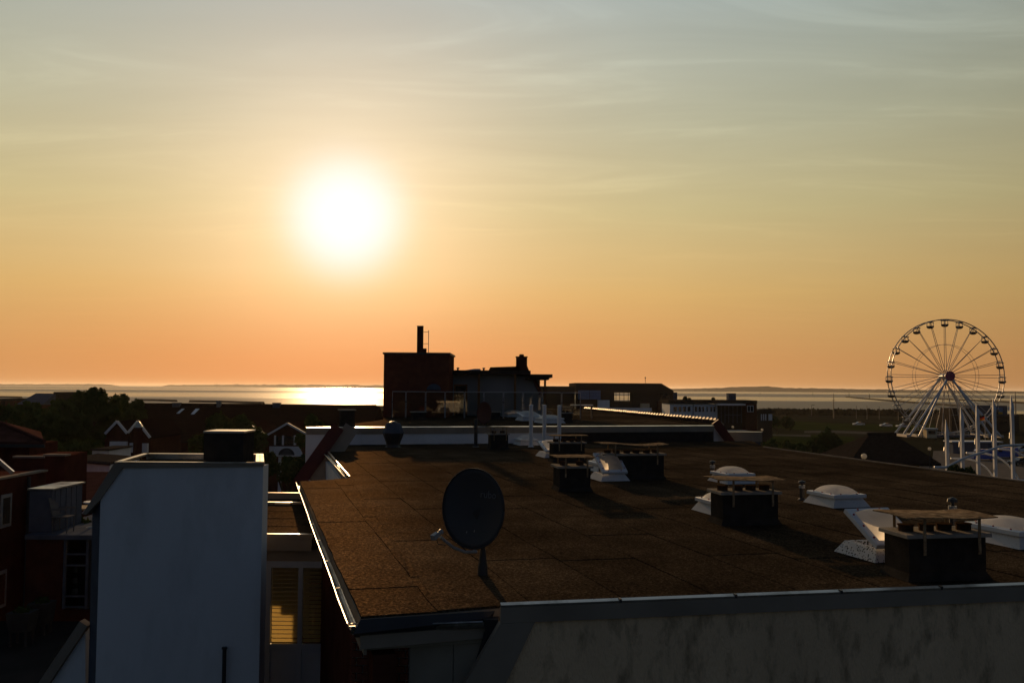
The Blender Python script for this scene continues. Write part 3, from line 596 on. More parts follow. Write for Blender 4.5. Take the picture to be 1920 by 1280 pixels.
# coping frame round the top: front, slanted, right, back, left
zc_ = fr_[0].z
def cap(poly, dy=0.10, nm='coping', m='coping', y0=yt - .045): MB().prism([(p.x, y0, p.z) for p in poly], (0, dy, 0)).build(nm, m, tw)
MB().prism([(tp(216, 868).x, yt - .04, tp(216, 868).z), (xR + .01, yt - .04, tp(494, 866).z - .0), (xR + .01, yt - .04, front[1].z - .0), (front[0].x, yt - .04, front[0].z)], (0, .06, 0)).build('fascia', 'fascia', tw)
cap([tp(216, 868), tp(232, 876), tp(188.5, 937), tp(163, 964), tp(157, 962)], 0.30, 'slanted_fascia', 'fascia', yt - .039)
zt2 = tp(350, 866.3).z; ybk = CAM.y + (CZ - zt2) * F / (850 - 722.5)
xL = tp(217, 866).x
k = 0; x = xL
while x < xR:
    x2 = min(x + 0.62, xR + .01); MB().box(x + .002, yt - .05, zt2 - .012, x2 - .002, yt + .055, zt2 + .006).build('coping', 'coping', tw); x = x2
MB().box(xL + .3 + sx_(ybk), ybk - .08, zt2 - .10, xR - .10 + sx_(ybk), ybk + .05, zt2 + .012).build('coping', 'coping', tw)
MB().loft([[(xL, yt + .056, zt2 - .02), (xL + .09, yt + .056, zt2 - .02), (xL + .09, yt + .056, zt2 + .012), (xL, yt + .056, zt2 + .012)], [(xL + .22 + sx_(ybk), ybk, zt2 - .02), (xL + .31 + sx_(ybk), ybk, zt2 - .02), (xL + .31 + sx_(ybk), ybk, zt2 + .012), (xL + .22 + sx_(ybk), ybk, zt2 + .012)]]).build('coping', 'coping', tw)
rc = MB().loft([[(xR - .115 + sx_(y), y, z), (xR + .012 + sx_(y), y, z), (xR + .012 + sx_(y2), y2, z), (xR - .115 + sx_(y2), y2, z)] for y, y2, z in ((yt + .056, ybk + .05, zt2 - .10), (yt + .056, ybk + .05, zt2 + .014))]).build('coping', 'coping', tw, label='pale sunlit end coping with a row of fixing holes')
for i in range(5):
    yy_ = yt + .2 + i * (ybk - yt - .3) / 5; MB().cyl((xR - .05 + sx_(yy_), yy_, zt2 + .0145), (xR - .05 + sx_(yy_), yy_, zt2 + .018), 0.012, n=6).build('fixing', 'black_gap', rc)
td_ = [Vector((xL, yt + .31, zt2 - .09)), Vector((xR - .12 + sx_(yt + .31), yt + .31, zt2 - .09)), Vector((xR - .12 + sx_(ybk), ybk - .08, zt2 - .09)), Vector((xL + .25 + sx_(ybk), ybk - .08, zt2 - .09))]
felt(td_, 0.9, 1.6, zt2 - .09, tw, td_[0], ud=Vector((0, 1, 0)), vd=Vector((1, 0, 0)))
MB().box(xL + .3, yt + .302, 0, xR - .26 + sx_(ybk), ybk, zt2 - .11).build('core_wall', 'white_render', tw)
cx0 = D(380, 840, 14.55).x; cx1 = D(457, 840, 14.55).x
cs = T('roof_chimney', 'dark square chimney with sunlit top on the white wall block', 'chimney', ((cx0 + cx1) / 2, 14.8, zt2 - .08))
ctop = D(418, 808, 14.55).z
MB().bbox(cx0 + .01, 14.56, zt2 - .085, cx1 - .01, 15.16, ctop - .03, .008).build('stack', 'stack', cs)
MB().bbox(cx0, 14.55, ctop - .029, cx1 + .008, 15.19, ctop, .006).build('cap', 'coping', cs)
fl0 = D(421, 1216, 13.9); fl1 = D(417, 1290, 13.9); pip = T('wall_flue', 'thin dark flue pipe on the white rendered wall', 'pipe', (fl0.x, 13.9, 0))
MB().cyl((fl0.x, 13.9, 0), (fl0.x, 13.9, fl0.z), 0.03, n=10).build('pipe', 'dark_metal', pip); MB().cyl((fl0.x, 13.9, fl0.z + .001), (fl0.x, 13.9, fl0.z + .03), 0.042, n=10).build('cap', 'dark_metal', pip)
# lower wing with a slanted shoulder
MB().prism([D(160, 1172, 14.25), D(160, 1290, 14.25), Vector((D(160, 1290, 14.25).x, 14.25, 0)), Vector((D(60, 1290, 14.25).x, 14.25, 0)), D(86, 1290, 14.25)], (0, .2, 0)).build('lower_wall', 'white_render', tw)
MB().bar(D(161, 1166, 14.22), D(78, 1290, 14.22), 0.14, 0.16, up=(0, 1, 0)).build('slanted_fascia', 'fascia', tw)

# ------------------------------------------------------------------ upper roof level, step wall and penthouse
ZU = 11.9
up = T('stepped_roof_building', 'building with pale step wall, raised roof terrace and brick stair tower', 'building', (0, 44, 0))
wn = Vector((wdir.y, -wdir.x, 0))                      # towards the camera
def wz(px, py): return V(px, py, wl, wr)
ztop = ZU + 0.07
A0 = wall_pt(574); A1 = wall_pt(1049); A2 = wall_pt(1338)
for a, b, m in ((A0, A1 - wdir * .002, 'white_render'), (A1, A2, 'dark_clad')):
    MB().prism([Vector((a.x, a.y, 5)), Vector((b.x, b.y, 5)), Vector((b.x, b.y, ztop - .2)), Vector((a.x, a.y, ztop - .2))], -wn * 0.25).build('step_wall', m, up)
s0 = 0.0; Lw = (A2 - A0).length
while s0 < Lw:
    s1 = min(Lw, s0 + 2.0); a = A0 + wdir * (s0 + .004); b = A0 + wdir * (s1 - .004)
    MB().loft([[Vector((p.x, p.y, ztop - .26)) + wn * .04, Vector((p.x, p.y, ztop - .025)) + wn * .04, Vector((p.x, p.y, ztop - .025)) - wn * .05, Vector((p.x, p.y, ztop - .26)) + wn * .002] for p in (a, b)]).build('fascia', 'fascia', up)
    MB().loft([[Vector((p.x, p.y, ztop - .024)) + wn * .041, Vector((p.x, p.y, ztop - .012)) + wn * .046, Vector((p.x, p.y, ztop + .008)) - wn * .22, Vector((p.x, p.y, ztop - .10)) - wn * .22] for p in (a, b)]).build('coping', 'coping', up)
    s0 = s1
B0 = P(718, 787, ZU); B1 = P(1097, 766.5, ZU)
upoly = [Vector((p.x, p.y, ZU)) for p in (A0 - wn * .24 + wdir * .3, A2 - wn * .24, Vector((B1.x, B1.y, 0)), Vector((B1.x - 15, B1.y - 3, 0)), Vector((B0.x, B0.y, 0)))]
MB().prism([p - Vector((0, 0, .3)) for p in upoly], (0, 0, .285)).build('roof_deck', 'fascia', up)
felt(upoly, 1.0, 6.0, ZU, up, A0, ud=Vector((math.cos(.17), math.sin(.17), 0)), vd=Vector((-math.sin(.17), math.cos(.17), 0)))
def wallbox(x0, x1, yt_, yb_, y, th, m, nm, par):
    a = D(x0, yb_, y); b = D(x1, yt_, y); return MB().box(min(a.x, b.x), y, a.z, max(a.x, b.x), y + th, b.z).build(nm, m, par)
# stair tower
yT = 48.0
ta = D(720, 661, yT); tb = D(842, 663, yT)
MB().box(ta.x, yT, 6, tb.x, yT + 4.2, ta.z - .08).build('tower', 'brick_tower', up, label='square dark brick stair tower')
MB().box(ta.x - .06, yT - .06, ta.z - .079, tb.x + .07, yT + 4.26, ta.z + .02).build('tower_cornice', 'dark_metal', up)
fn = T('smokestack', 'tall narrow smokestack with side ladder on the brick stair tower', 'chimney', (D(787, 660, 49.5).x, 49.8, ta.z + .02))
q0 = D(781.5, 660, 49.5); q1 = D(793, 611, 49.5)
MB().bbox(q0.x, 49.5, ta.z + .021, q1.x, 49.86, q1.z, .01).build('stack', 'brick_dark', fn)
MB().box(q0.x - .015, 49.485, q1.z - .02, q1.x + .015, 49.875, q1.z + .012).build('cap', 'dark_metal', fn)
qb = D(799, 653, 49.5); MB().box(q1.x + .002, 49.5, ta.z + .021, qb.x, 49.8, qb.z).build('plinth', 'brick_dark', fn)
lx = D(803.2, 640, 49.5); MB().cyl((lx.x, 49.6, ta.z + .021), (lx.x, 49.6, D(803, 619, 49.5).z), .018, n=6).build('ladder_rail', 'dark_metal', fn)
for yy in (622, 644): z = D(800, yy, 49.5).z; MB().cyl((q1.x - .01, 49.6, z), (lx.x, 49.6, z), .014, n=6).build('ladder_rung', 'dark_metal', fn)
aw = D(813.5, 731, yT); MB().loft([[(aw.x + .39 * math.cos(math.pi * i / 12), yT - .02 - .0 * i, aw.z + .33 * math.sin(math.pi * i / 12)) for i in range(13)], [(aw.x + .36 * math.cos(math.pi * i / 12), yT - .16, aw.z + .02 + .28 * math.sin(math.pi * i / 12)) for i in range(13)]]).build('arched_window', 'slate', up)
# low terrace house behind the railing
yH = 51.5
ph = T('terrace_house', 'low white penthouse with flat canopy on posts and a chimney', 'house', (D(925, 770, yH).x, yH + 2, ZU))
rz0_pre = D(850, 701.5, yH - .6).z - .02; ha = D(840, 700, yH); hb_ = D(1002, 773, yH)
hw = [D(844, 699, yH), D(1000, 706, yH), D(1013, 735, yH), D(1022, 774, yH), D(844, 774, yH)]
d0 = D(851, 720, yH); d1 = D(876, 773, yH)
MB().prism([D(844, 699, yH), D(851, 699, yH), Vector((d0.x, yH, ZU)), Vector((ha.x, yH, ZU))], (0, .3, 0)).build('wall', 'grey_render', ph)
MB().prism([Vector((d0.x + .001, yH, d0.z)), Vector((d1.x - .001, yH, d0.z)), Vector((d1.x - .001, yH, hw[0].z)), Vector((d0.x + .001, yH, hw[0].z))], (0, .3, 0)).build('wall', 'grey_render', ph)
MB().prism([Vector((d1.x, yH, hw[0].z)), hw[1], hw[2], Vector((hw[3].x, yH, ZU)), Vector((d1.x, yH, ZU))], (0, .3, 0)).build('wall', 'grey_render', ph)
MB().box(ha.x + .02, yH + .5, ZU, hw[2].x, yH + 3.6, rz0_pre).build('rear_wall', 'grey_render', ph)
dd = MB().box(d0.x, yH + .06, ZU, d1.x, yH + .12, d0.z).build('door', 'dark_window', ph)
for x0, x1 in ((d0.x, d0.x + .09), (d1.x - .09, d1.x)): MB().box(x0 + .001, yH + .02, ZU, x1 - .001, yH + .058, d0.z - .001).build('door_frame', 'wood', dd)
MB().box(d0.x + .1, yH + .02, d0.z - .1, d1.x - .1, yH + .058, d0.z - .002).build('door_frame', 'wood', dd)
MB().bar(D(1000, 708, yH - .05), D(1014, 738, yH - .05), .2, .12, up=(0, 1, 0)).build('verge_board', 'verge', ph)
rz0 = D(850, 701, yH - .6).z; rz1 = D(850, 693.5, yH - .6).z
xR_ = D(995, 700, yH - .6).x
rf = MB().box(ha.x - .05, yH - .6, rz0, xR_, yH + 3.8, rz1).build('roof', 'dark_clad', ph)
cq0 = D(985, 708, yH - .8); cq1 = D(1036, 701.5, yH - .8)
MB().box(xR_ + .002, yH - .8, cq0.z + .02, cq1.x, yH + 3.0, cq1.z).build('canopy', 'dark_clad', ph)
MB().box(xR_ - .3, yH - .7, cq0.z - .10, cq1.x - .18, yH + 2.8, cq0.z + .018).build('canopy_beam', 'dark_clad', ph)
for x0, x1 in ((895.5, 900), (963.5, 968), (1020, 1024)):
    a = D(x0, 720, yH - .7).x; b = D(x1, 720, yH - .7).x; MB().box(a, yH - .69, ZU + .02, b, yH - .55, rz0 - .001 if x0 < 1000 else cq0.z - .101).build('post', 'wood', ph)
for x in (848.5, 858.5, 907): p = D(x, 690, yH + .5); MB().lathe([(.05, 0), (.05, .1), (.09, .1), (.09, .15), (.03, .17)], (p.x, p.y, rz1), 8).build('roof_vent', 'dark_metal', ph)
p0 = D(866, 693, yH + 1); p1 = D(900, 691, yH + 1)
MB().prism([(p0.x, yH + 1, rz1), (p1.x + .05, yH + 1, rz1), (p1.x, yH + 1, rz1 + .11), (p1.x - .3, yH + 1, rz1 + .11)], (0, .9, 0)).build('roof_window', 'acrylic_frame', ph)
t0 = D(916, 695, yH + .3); t1_ = D(970, 686.5, yH + .3)
MB().prism([(t0.x, yH + .3, rz1), (t1_.x + .2, yH + .3, rz1), (t1_.x + .1, yH + .3, t1_.z), (t0.x + .1, yH + .3, t1_.z - .06)], (0, 2, 0)).build('tiled_ridge', 'tile_dark', ph)
c0 = D(967.5, 693, yH + .4); c1 = D(988.5, 668, yH + .4)
cm = MB().loft([[(c0.x - e, yH + .4 - e * .3, z), (c1.x + e, yH + .4 - e * .3, z), (c1.x + e, yH + 1.0, z), (c0.x - e, yH + 1.0, z)] for e, z in ((.12, rz1), (.0, rz1 + .3), (0, c1.z - .06), (.03, c1.z - .05), (.03, c1.z))]).build('chimney', 'brick_dark', ph)
MB().lathe([(.13, 0), (.15, .06), (.11, .13)], ((c0.x + c1.x) / 2, yH + .7, c1.z), 10).build('chimney_pot', 'pot', cm)
# glass balustrade
yG = 46.0
gr = T('glass_balustrade', 'glass panel balustrade with slim posts round the roof terrace', 'railing', (D(912, 774, yG).x, yG, ZU))
posts = [735, 761, 798, 834.5, 871, 907, 944, 981, 1017, 1053, 1089]
ztp = D(870, 735, yG).z; zbt = ZU + .06
for i, x in enumerate(posts):
    X = D(x, 750, yG).x; MB().box(X - .02, yG + .012, ZU, X + .02, yG + .05, ztp - .25).build('post', 'dark_metal', gr)
    MB().box(X - .05, yG - .02, (ztp + zbt) / 2 + .12, X + .05, yG + .011, (ztp + zbt) / 2 + .17).build('clamp', 'dark_metal', gr)
    if i + 1 < len(posts):
        X2 = D(posts[i + 1], 750, yG).x; pn = MB().box(X + .03, yG - .005, zbt, X2 - .03, yG + .005, ztp).build('glass_pane', 'clear_glass', gr)
        f = MB(); f.box(X + .022, yG - .011, ztp + .001, X2 - .022, yG + .009, ztp + .022); f.box(X + .018, yG - .009, zbt, X + .029, yG + .008, ztp); f.box(X2 - .029, yG - .009, zbt, X2 - .018, yG + .008, ztp)
        f.build('pane_edge', 'white_steel', pn)
tq = P(1074, 778, ZU); tbn = T('terrace_table', 'pale table on dark legs at the right end of the roof terrace', 'table', (tq.x, 47.5, ZU))
MB().box(tq.x - .55, 47.2, ZU + .70, tq.x + .6, 47.8, ZU + .74).build('tabletop', 'white_paint', tbn)
for sx in (-.5, .52):
    for sy in (47.23, 47.74): MB().box(tq.x + sx, sy, ZU, tq.x + sx + .05, sy + .04, ZU + .699).build('leg', 'dark_metal', tbn)
# pantile edge on the right and its verge
ra = P(1346, 790, ZU + .1); rb = P(1097, 766.5, ZU + .1); nT = 54; rd = (rb - ra).normalized(); rx = Vector((rd.y, -rd.x, 0))
rx = rx if rx.x > 0 else -rx
ax0 = (rx * .82 - Vector((0, 0, .57))).normalized(); upn = ax0.cross(rd); upn = upn if upn.z > 0 else -upn
tl = (rb - ra).length / nT
tb_ = MB(); rr_ = tl * .36
loops = []
for s in (0.0, 1.0):
    c = ax0 * (-.12 + .50 * s)
    loops.append([c + rd * (rr_ * math.cos(math.pi * i / 8)) + upn * (rr_ * .75 * math.sin(math.pi * i / 8)) for i in range(9)])
tb_.loft(loops)
tile0 = None
for i in range(nT):
    p = ra + rd * (tl * (i + .5))
    if tile0 is None:
        o_ = tb_; o_.v = [v + p for v in o_.v]; tile0 = o_.build('pantile', 'tile_ridge', up); off0 = p
    else:
        c = tile0.copy(); COL.objects.link(c); c.parent = up; c.location = p - off0 + Vector((random.uniform(-.008, .008), 0, random.uniform(-.01, .01)))
MB().prism([ra + Vector((0, 0, -.12)), rb + Vector((0, 0, -.12)), rb + ax0 * 5, ra + ax0 * 5], -upn * .15).build('mansard_or_shade_strip', 'tile_dark', up)
MB().prism([ra + Vector((-.35, 0, -.14)), rb + Vector((-.35, 0, -.14)), rb + Vector((0, 0, -.11)), ra + Vector((0, 0, -.11))], (0, 0, -.08)).build('roof_edge', 'felt', up)
MB().bar(D(1341, 790, 39.6), D(1376, 837, 39.6), .34, .22, up=(0, 1, 0)).build('verge_board', 'verge', up)
MB().prism([D(1336, 797, 39.75), D(1345, 797, 39.75), D(1374, 842, 39.75), D(1336, 842, 39.75)], (0, .25, 0)).build('gable_wall', 'white_render', up)
sb = T('side_wing', 'low flat topped wing with dark fascia below the pantile edge', 'building', (D(1395, 830, 41).x, 42, 0))
w0 = D(1352, 810, 41.0); w1 = D(1429, 813, 41.0)
MB().box(w0.x, 41, w0.z - .42, w1.x, 41.12, w0.z).build('fascia', 'fascia', sb); MB().box(w0.x, 40.97, w0.z + .001, w1.x + .03, 41.35, w0.z + .025).build('coping', 'coping', sb)
MB().box(w0.x, 41.121, 0, w1.x - .05, 44, w0.z - .02).build('wall', 'slate', sb)
for x in (1372, 1388, 1405): X = D(x, 830, 41.1).x; MB().box(X, 41.06, w0.z - 1.6, X + .04, 41.119, w0.z - .421).build('panel_joint', 'fascia', sb)

# ------------------------------------------------------------------ things standing on the roofs
def vent(pxl, pxr, pyb, label, zr=ZR, l=.5, h=.5, hood=.74, pots=4, posts=True, name='vent_stack', wob=0.0):
    a = P(pxl, pyb, zr); b = P(pxr, pyb, zr); w = (b - a).length; M = frame((a + b) / 2, math.atan2(b.y - a.y, b.x - a.x) + .13)
    base = M @ Vector((0, l / 2, 0)); t = T(name, label, 'vent stack', (base.x, base.y, zr), 'dark vent stacks on the flat roofs')
    MB(M).loft([[(-w / 2 - e, -e, z), (w / 2 + e, -e, z), (w / 2 + e, l + e, z), (-w / 2 - e, l + e, z)] for e, z in ((.05, .012), (.0, .10), (0, h))]).build('stack', 'stack', t)
    MB(M).bbox(-w / 2 - .05, -.05, h + .001, w / 2 + .05, l + .05, h + .045, .006).build('slab', 'slab', t)
    for i in range(pots):
        x = -w / 2 + w * (i + .5) / pots + random.uniform(-.02, .02); r = min(.085, w / pots * .36)
        MB(M).lathe([(r, h + .046), (r, h + .11), (r * 1.12, h + .112), (r * 1.12, h + .125), (r * .8, h + .126)], (x, l * .5, 0), 12).build('flue', 'pot', t)
    if posts:
        for x in (-w / 2 + w * .17, w / 2 - w * .12):
            for y in (-.058, l + .05): MB(M).box(x - .018, y, h * .62, x + .018, y + .007, hood).build('strap', 'hood', t)
        if wob >= 0:
            g = 8; vs = []; fs = []
            for k, dz_ in ((0, 0.0), (1, .012)):
                for j in range(3):
                    for i in range(g + 1):
                        u = i / g; vs.append((-w / 2 - .09 + (w + .18) * u, -.10 + (l + .2) * j / 2, hood + dz_ + wob * math.sin(u * 5.5 + 1) * .03 + random.uniform(-.003, .003) - (.012 if j != 1 else 0)))
            n = g + 1
            for j in range(2):
                for i in range(g): q = j * n + i; fs += [(q, q + 1, q + n + 1, q + n), (q + 3 * n, q + n + 3 * n, q + n + 1 + 3 * n, q + 1 + 3 * n)]
            ring = [i for i in range(n)] + [n * j + g for j in (1, 2)] + [2 * n + i for i in range(g - 1, -1, -1)] + [n]
            for i, j in zip(ring, ring[1:] + ring[:1]): fs.append((i, i + 3 * n, j + 3 * n, j))
            MB(M).add(vs, fs).build('hood', 'hood', t)
    return t
vent(1700, 1856, 1089, 'nearest hooded dark vent stack at the right end of the near parapet', wob=.3)
vent(1353, 1462, 985, 'hooded dark vent stack between two white domes in the middle right', wob=.3)
vent(1049, 1108, 922, 'narrow hooded dark vent stack left of the open dome', pots=2, l=.6)
vent(1037, 1097, 867, 'hooded dark vent stack behind the narrow one near the white posts', h=.56, hood=.8)
vent(1132, 1247, 899, 'widest hooded vent stack behind the open dome', h=.58, hood=.85, pots=6, wob=1.0)
vent(920, 953, 843, 'small hooded vent stack in front of the pale step wall', h=.53, hood=.8, pots=2)
vent(1056, 1073, 792, 'dark unhooded stack beside the rightmost dome on the upper roof', ZU, .5, .42, pots=2, posts=False)
vent(774, 799, 787, 'dark unhooded stack below the brick stair tower', ZU, .5, .36, pots=0, posts=False)
vent(921, 938, 786, 'small dark stack right behind the far round dish', ZU, .4, .35, pots=0, posts=False)
jb = wall_pt(650); vent(638, 665, 801, 'dark box stack at the left end of the pale step wall', ZU + .0, .6, .66, pots=0, posts=False)

def skylight(px, py, label, zr=ZR, w=.62, l=.80, opened=0.0, ang=FELT_ANG, bolts=True, speck=False):
    a = P(px, py, zr); M0 = frame(a, ang); e = .09
    M = M0 @ Matrix.Translation(Vector((w / 2 + e, l / 2 + e, 0))); base = M @ Vector((0, 0, 0))
    t = T('skylight_dome', label, 'skylight', (base.x, base.y, zr), 'white dome skylights')
    hu = .17
    def rect(hw, hl, z): return [(-hw, -hl, z), (hw, -hl, z), (hw, hl, z), (-hw, hl, z)]
    loops = [rect(w / 2 + e, l / 2 + e, .015), rect(w / 2 + e - .01, l / 2 + e - .01, .03), rect(w / 2 - .01, l / 2 - .01, hu), rect(w / 2 - .06, l / 2 - .06, hu), rect(w / 2 - .06, l / 2 - .06, .05)]
    MB(M).loft(loops).build('upstand', 'upstand_speckled' if speck else 'upstand', t)
    if opened:
        MB(M).box(-w / 2 + .065, -l / 2 + .065, .051, w / 2 - .065, l / 2 - .065, .06).build('shaft', 'white_paint', t)
    H = M @ Matrix.Translation(Vector((0, -l / 2 - .03, hu + .012))) @ Matrix.Rotation(opened, 4, 'X') @ Matrix.Translation(Vector((0, l / 2 + .03, 0)))
    hw, hl = w / 2 + .04, l / 2 + .04
    fm = MB(H); 
    fm.loft([rect(hw, hl, 0), rect(hw, hl, .055), rect(hw - .012, hl - .012, .065), rect(hw - .085, hl - .085, .067), rect(hw - .085, hl - .085, 0)], cap=False)
    fm.add(rect(hw, hl, 0) + rect(hw - .085, hl - .085, 0), [(0, 1, 5, 4), (1, 2, 6, 5), (2, 3, 7, 6), (3, 0, 4, 7)])
    fo = fm.build('frame', 'acrylic_frame', t)
    g = 14; vs = []; fs = []; dw, dl = hw - .08, hl - .08
    for j in range(g + 1):
        for i in range(g + 1):
            x = -1 + 2 * i / g; y = -1 + 2 * j / g; z = (.06 + .135 * ((1 - abs(x) ** 3.2) * (1 - abs(y) ** 3.2)) ** .62)
            vs.append((x * dw, y * dl, z))
    for j in range(g):
        for i in range(g): q = j * (g + 1) + i; fs.append((q, q + 1, q + g + 2, q + g + 1))
    MB(H).add(vs, fs).build('dome', 'acrylic', t, smooth=True)
    if bolts:
        for sx in (-1, 1):
            for y in (-.62, 0, .62): MB(H).lathe([(.014, .064), (.013, .078), (.005, .083)], (sx * (hw - .045), y * hl, 0), 8).build('bolt_cap', 'red_cap', fo)
        for sy in (-1, 1):
            for x in (-.5, .5): MB(H).lathe([(.014, .064), (.013, .078), (.005, .083)], (x * hw, sy * (hl - .045), 0), 8).build('bolt_cap', 'red_cap', fo)
    if opened:
        pa = M @ Vector((0, 0, .10)); pb = H @ Vector((0, .1, .0)); MB().cyl(pa, pb, .014, n=6).build('opener', 'dark_metal', t)
    return t
skylight(1563, 954, 'closed white dome skylight standing alone right of the hooded stack')
skylight(1364, 909, 'closed white dome skylight partly behind the middle hooded stack hood')
skylight(1345, 970, 'closed white dome skylight peeking out left of the middle hooded stack')
skylight(1641, 1057, 'open white dome skylight with tilted lid beside the nearest hooded stack', w=.60, l=.68, opened=R(30), speck=True)
skylight(1912, 1032, 'closed white dome skylight cut by the right edge of the photo', l=.95)
skylight(1127, 903.5, 'open white dome skylight with tilted lid before the widest stack', w=.56, l=.68, opened=R(33))
skylight(1120, 886, 'closed white dome skylight hidden behind the open dome lid', bolts=False)
skylight(1021, 859, 'white dome skylight with half raised lid left of a hooded stack', opened=R(17))
skylight(974, 835.5, 'low white dome skylight before the pale step wall and white posts', bolts=False)
skylight(1016, 794, 'rightmost white dome skylight on the upper roof behind the white posts', ZU, .95, 1.1, bolts=False)
skylight(979, 789.5, 'middle white dome skylight on the upper roof', ZU, .9, 1.1, opened=R(8), bolts=False)
skylight(951, 782, 'white dome skylight on the upper roof right of the far dish', ZU, .9, 1.1, bolts=False)
skylight(948, 777, 'rearmost white dome skylight on the upper roof', ZU, .8, 1.0, bolts=False)

def small_vent(px, py, h, label, r=.05):
    a = P(px, py, ZR); t = T('vent_pipe', label, 'vent pipe', a, 'short vent pipes on the flat roof')
    MB().lathe([(r * 1.7, .012), (r * 1.6, .03), (r, .05), (r, h * .62)], a, 10).build('pipe', 'dark_metal', t)
    MB().lathe([(r * 1.25, h * .621), (r * 1.25, h * .76)], a, 10).build('collar', 'grey_plastic', t)
    MB().lathe([(r * .5, h * .761), (r * .5, h * .86), (r * 1.6, h * .87), (r * 1.4, h * .95), (r * .3, h)], a, 10).build('cowl', 'dark_metal', t)
small_vent(1336, 900, .48, 'short vent pipe left of the dome behind the middle stack')
small_vent(1504, 938, .40, 'short vent pipe left of the lone closed dome')
small_vent(1787, 1000, .56, 'short vent pipe rising behind the nearest hooded stack')
for i, x in enumerate((995.5, 1020.5, 1048.5)):
    a = P(x, 838, ZR); zt3 = D(x, 759 + i * .5, a.y).z; t = T('white_post', ('leftmost', 'middle', 'rightmost')[i] + ' of the three white upright pipes before the step wall', 'post', a, 'white pipes on the roof')
    MB().lathe([(.12, .012), (.11, .03), (.072, .04), (.072, zt3 - ZR - .03)], a, 14).build('pipe', 'white_paint', t, smooth=False); MB().lathe([(.08, zt3 - ZR - .029), (.08, zt3 - ZR), (.03, zt3 - ZR + .02)], a, 14).build('cap', 'white_paint', t)
a = P(737, 838.5, ZR); t = T('roof_fan', 'barrel shaped grey exhaust fan before the pale step wall', 'exhaust fan', a)
MB().lathe([(.30, .012), (.27, .05), (.25, .12)], a, 8).build('base', 'dark_metal', t)
MB().lathe([(.25, .121), (.27, .2), (.36, .42), (.385, .52)], a, 8).build('housing', 'dark_metal', t); MB().lathe([(.395, .521), (.39, .55), (.27, .86), (.24, .885)], a, 8).build('cowl', 'slate', t)
MB().lathe([(.08, .886), (.08, .92), (.16, .925), (.05, .96)], a, 8).build('motor_cap', 'dark_metal', t)
a = P(892, 838, ZR); t = T('roof_mast', 'short dark mast with side bracket left of the far dish', 'mast', a)
MB().lathe([(.13, .012), (.12, .03), (.06, .035)], a, 12).build('foot', 'slab', t); MB().cyl(a + Vector((0, 0, .03)), a + Vector((0, 0, 1.05)), .07, n=10).build('pole', 'dark_metal', t)
MB().tube([a + Vector((0, 0, .8)), a + Vector((-.1, 0, .75)), a + Vector((-.17, 0, .9)), a + Vector((-.1, 0, .98))], .012, 6).build('bracket', 'dark_metal', t)

def dish(c, n, hw, hh, depth, label, par_loc, m, back=False):
    t = T('satellite_dish', label, 'satellite dish', par_loc); n = n.normalized(); x = Vector((0, 0, 1)).cross(n).normalized(); u = n.cross(x)
    nr, ns = 8, 40; vs = []; fs = []
    for k in (0, 1):
        for r in range(nr + 1):
            rr = r / nr
            for s in range(ns):
                a = 2 * math.pi * s / ns; vs.append(c + x * (hw * rr * math.cos(a)) + u * (hh * rr * math.sin(a)) + n * (depth * rr * rr - depth - k * .010))
    for k in (0, 1):
        o = k * (nr + 1) * ns
        for r in range(nr):
            for s in range(ns): q = o + r * ns + s; q2 = o + r * ns + (s + 1) % ns; f = (q, q2, q2 + ns, q + ns); fs.append(f)
    o = nr * ns; o2 = o + (nr + 1) * ns
    for s in range(ns): fs.append((o + s, o + (s + 1) % ns, o2 + (s + 1) % ns, o2 + s))
    MB().add(vs, fs).build('reflector', m, t, smooth=True)
    MB().tube([c + x * (hw * math.cos(2 * math.pi * s / ns)) + u * (hh * math.sin(2 * math.pi * s / ns)) for s in range(ns + 1)], .008, 6).build('rim', 'dark_metal', t, smooth=True)
    return t, n, x, u
yD = P(905, 1078, ZR).y
c = D(886.5, 953, yD - .12); nn = Vector((-math.sin(R(31)), -math.cos(R(31)), .06))
pb = P(905, 1078, ZR)
t, n, x, u = dish(c, nn, .43, .462, .085, 'large dark satellite dish on a pole near the front of the roof', pb, 'dish')
MB().lathe([(.062, .01), (.055, .10), (.036, .26), (.030, .30)], pb, 14).build('pole_sleeve', 'dark_metal', t); MB().cyl(pb + Vector((0, 0, .25)), pb + Vector((0, 0, .78)), .028, n=12).build('pole', 'dark_metal', t)
MB().bar(pb + Vector((0, -.03, .70)), c - n * .11, .09, .16).build('mount', 'dark_metal', t)
lnb = D(818, 1003, yD - .58)
ap = [c - u * .47 - n * .06, D(893, 1034, yD - .22), D(872, 1034.5, yD - .33), D(850, 1026, yD - .43), D(834, 1013, yD - .51), D(826, 1006, yD - .55)]
MB().tube(ap, .018, 8).build('feed_arm', 'grey_plastic', t)
M = Matrix.Translation(lnb) @ (c - lnb).to_track_quat('Z', 'Y').to_matrix().to_4x4()
ln = MB(M).bbox(-.034, -.03, -.06, .034, .03, .03, .008).build('receiver', 'grey_plastic', t)
MB(M).lathe([(.022, .031), (.022, .06), (.032, .065), (.032, .09)], (0, 0, 0), 12).build('feed_horn', 'grey_plastic', ln)
MB().tube([lnb + Vector((0, 0, -.03)), lnb + Vector((.02, .02, -.10)), lnb + Vector((.10, .08, -.12))], .005, 5).build('cable', 'dark_metal', t)
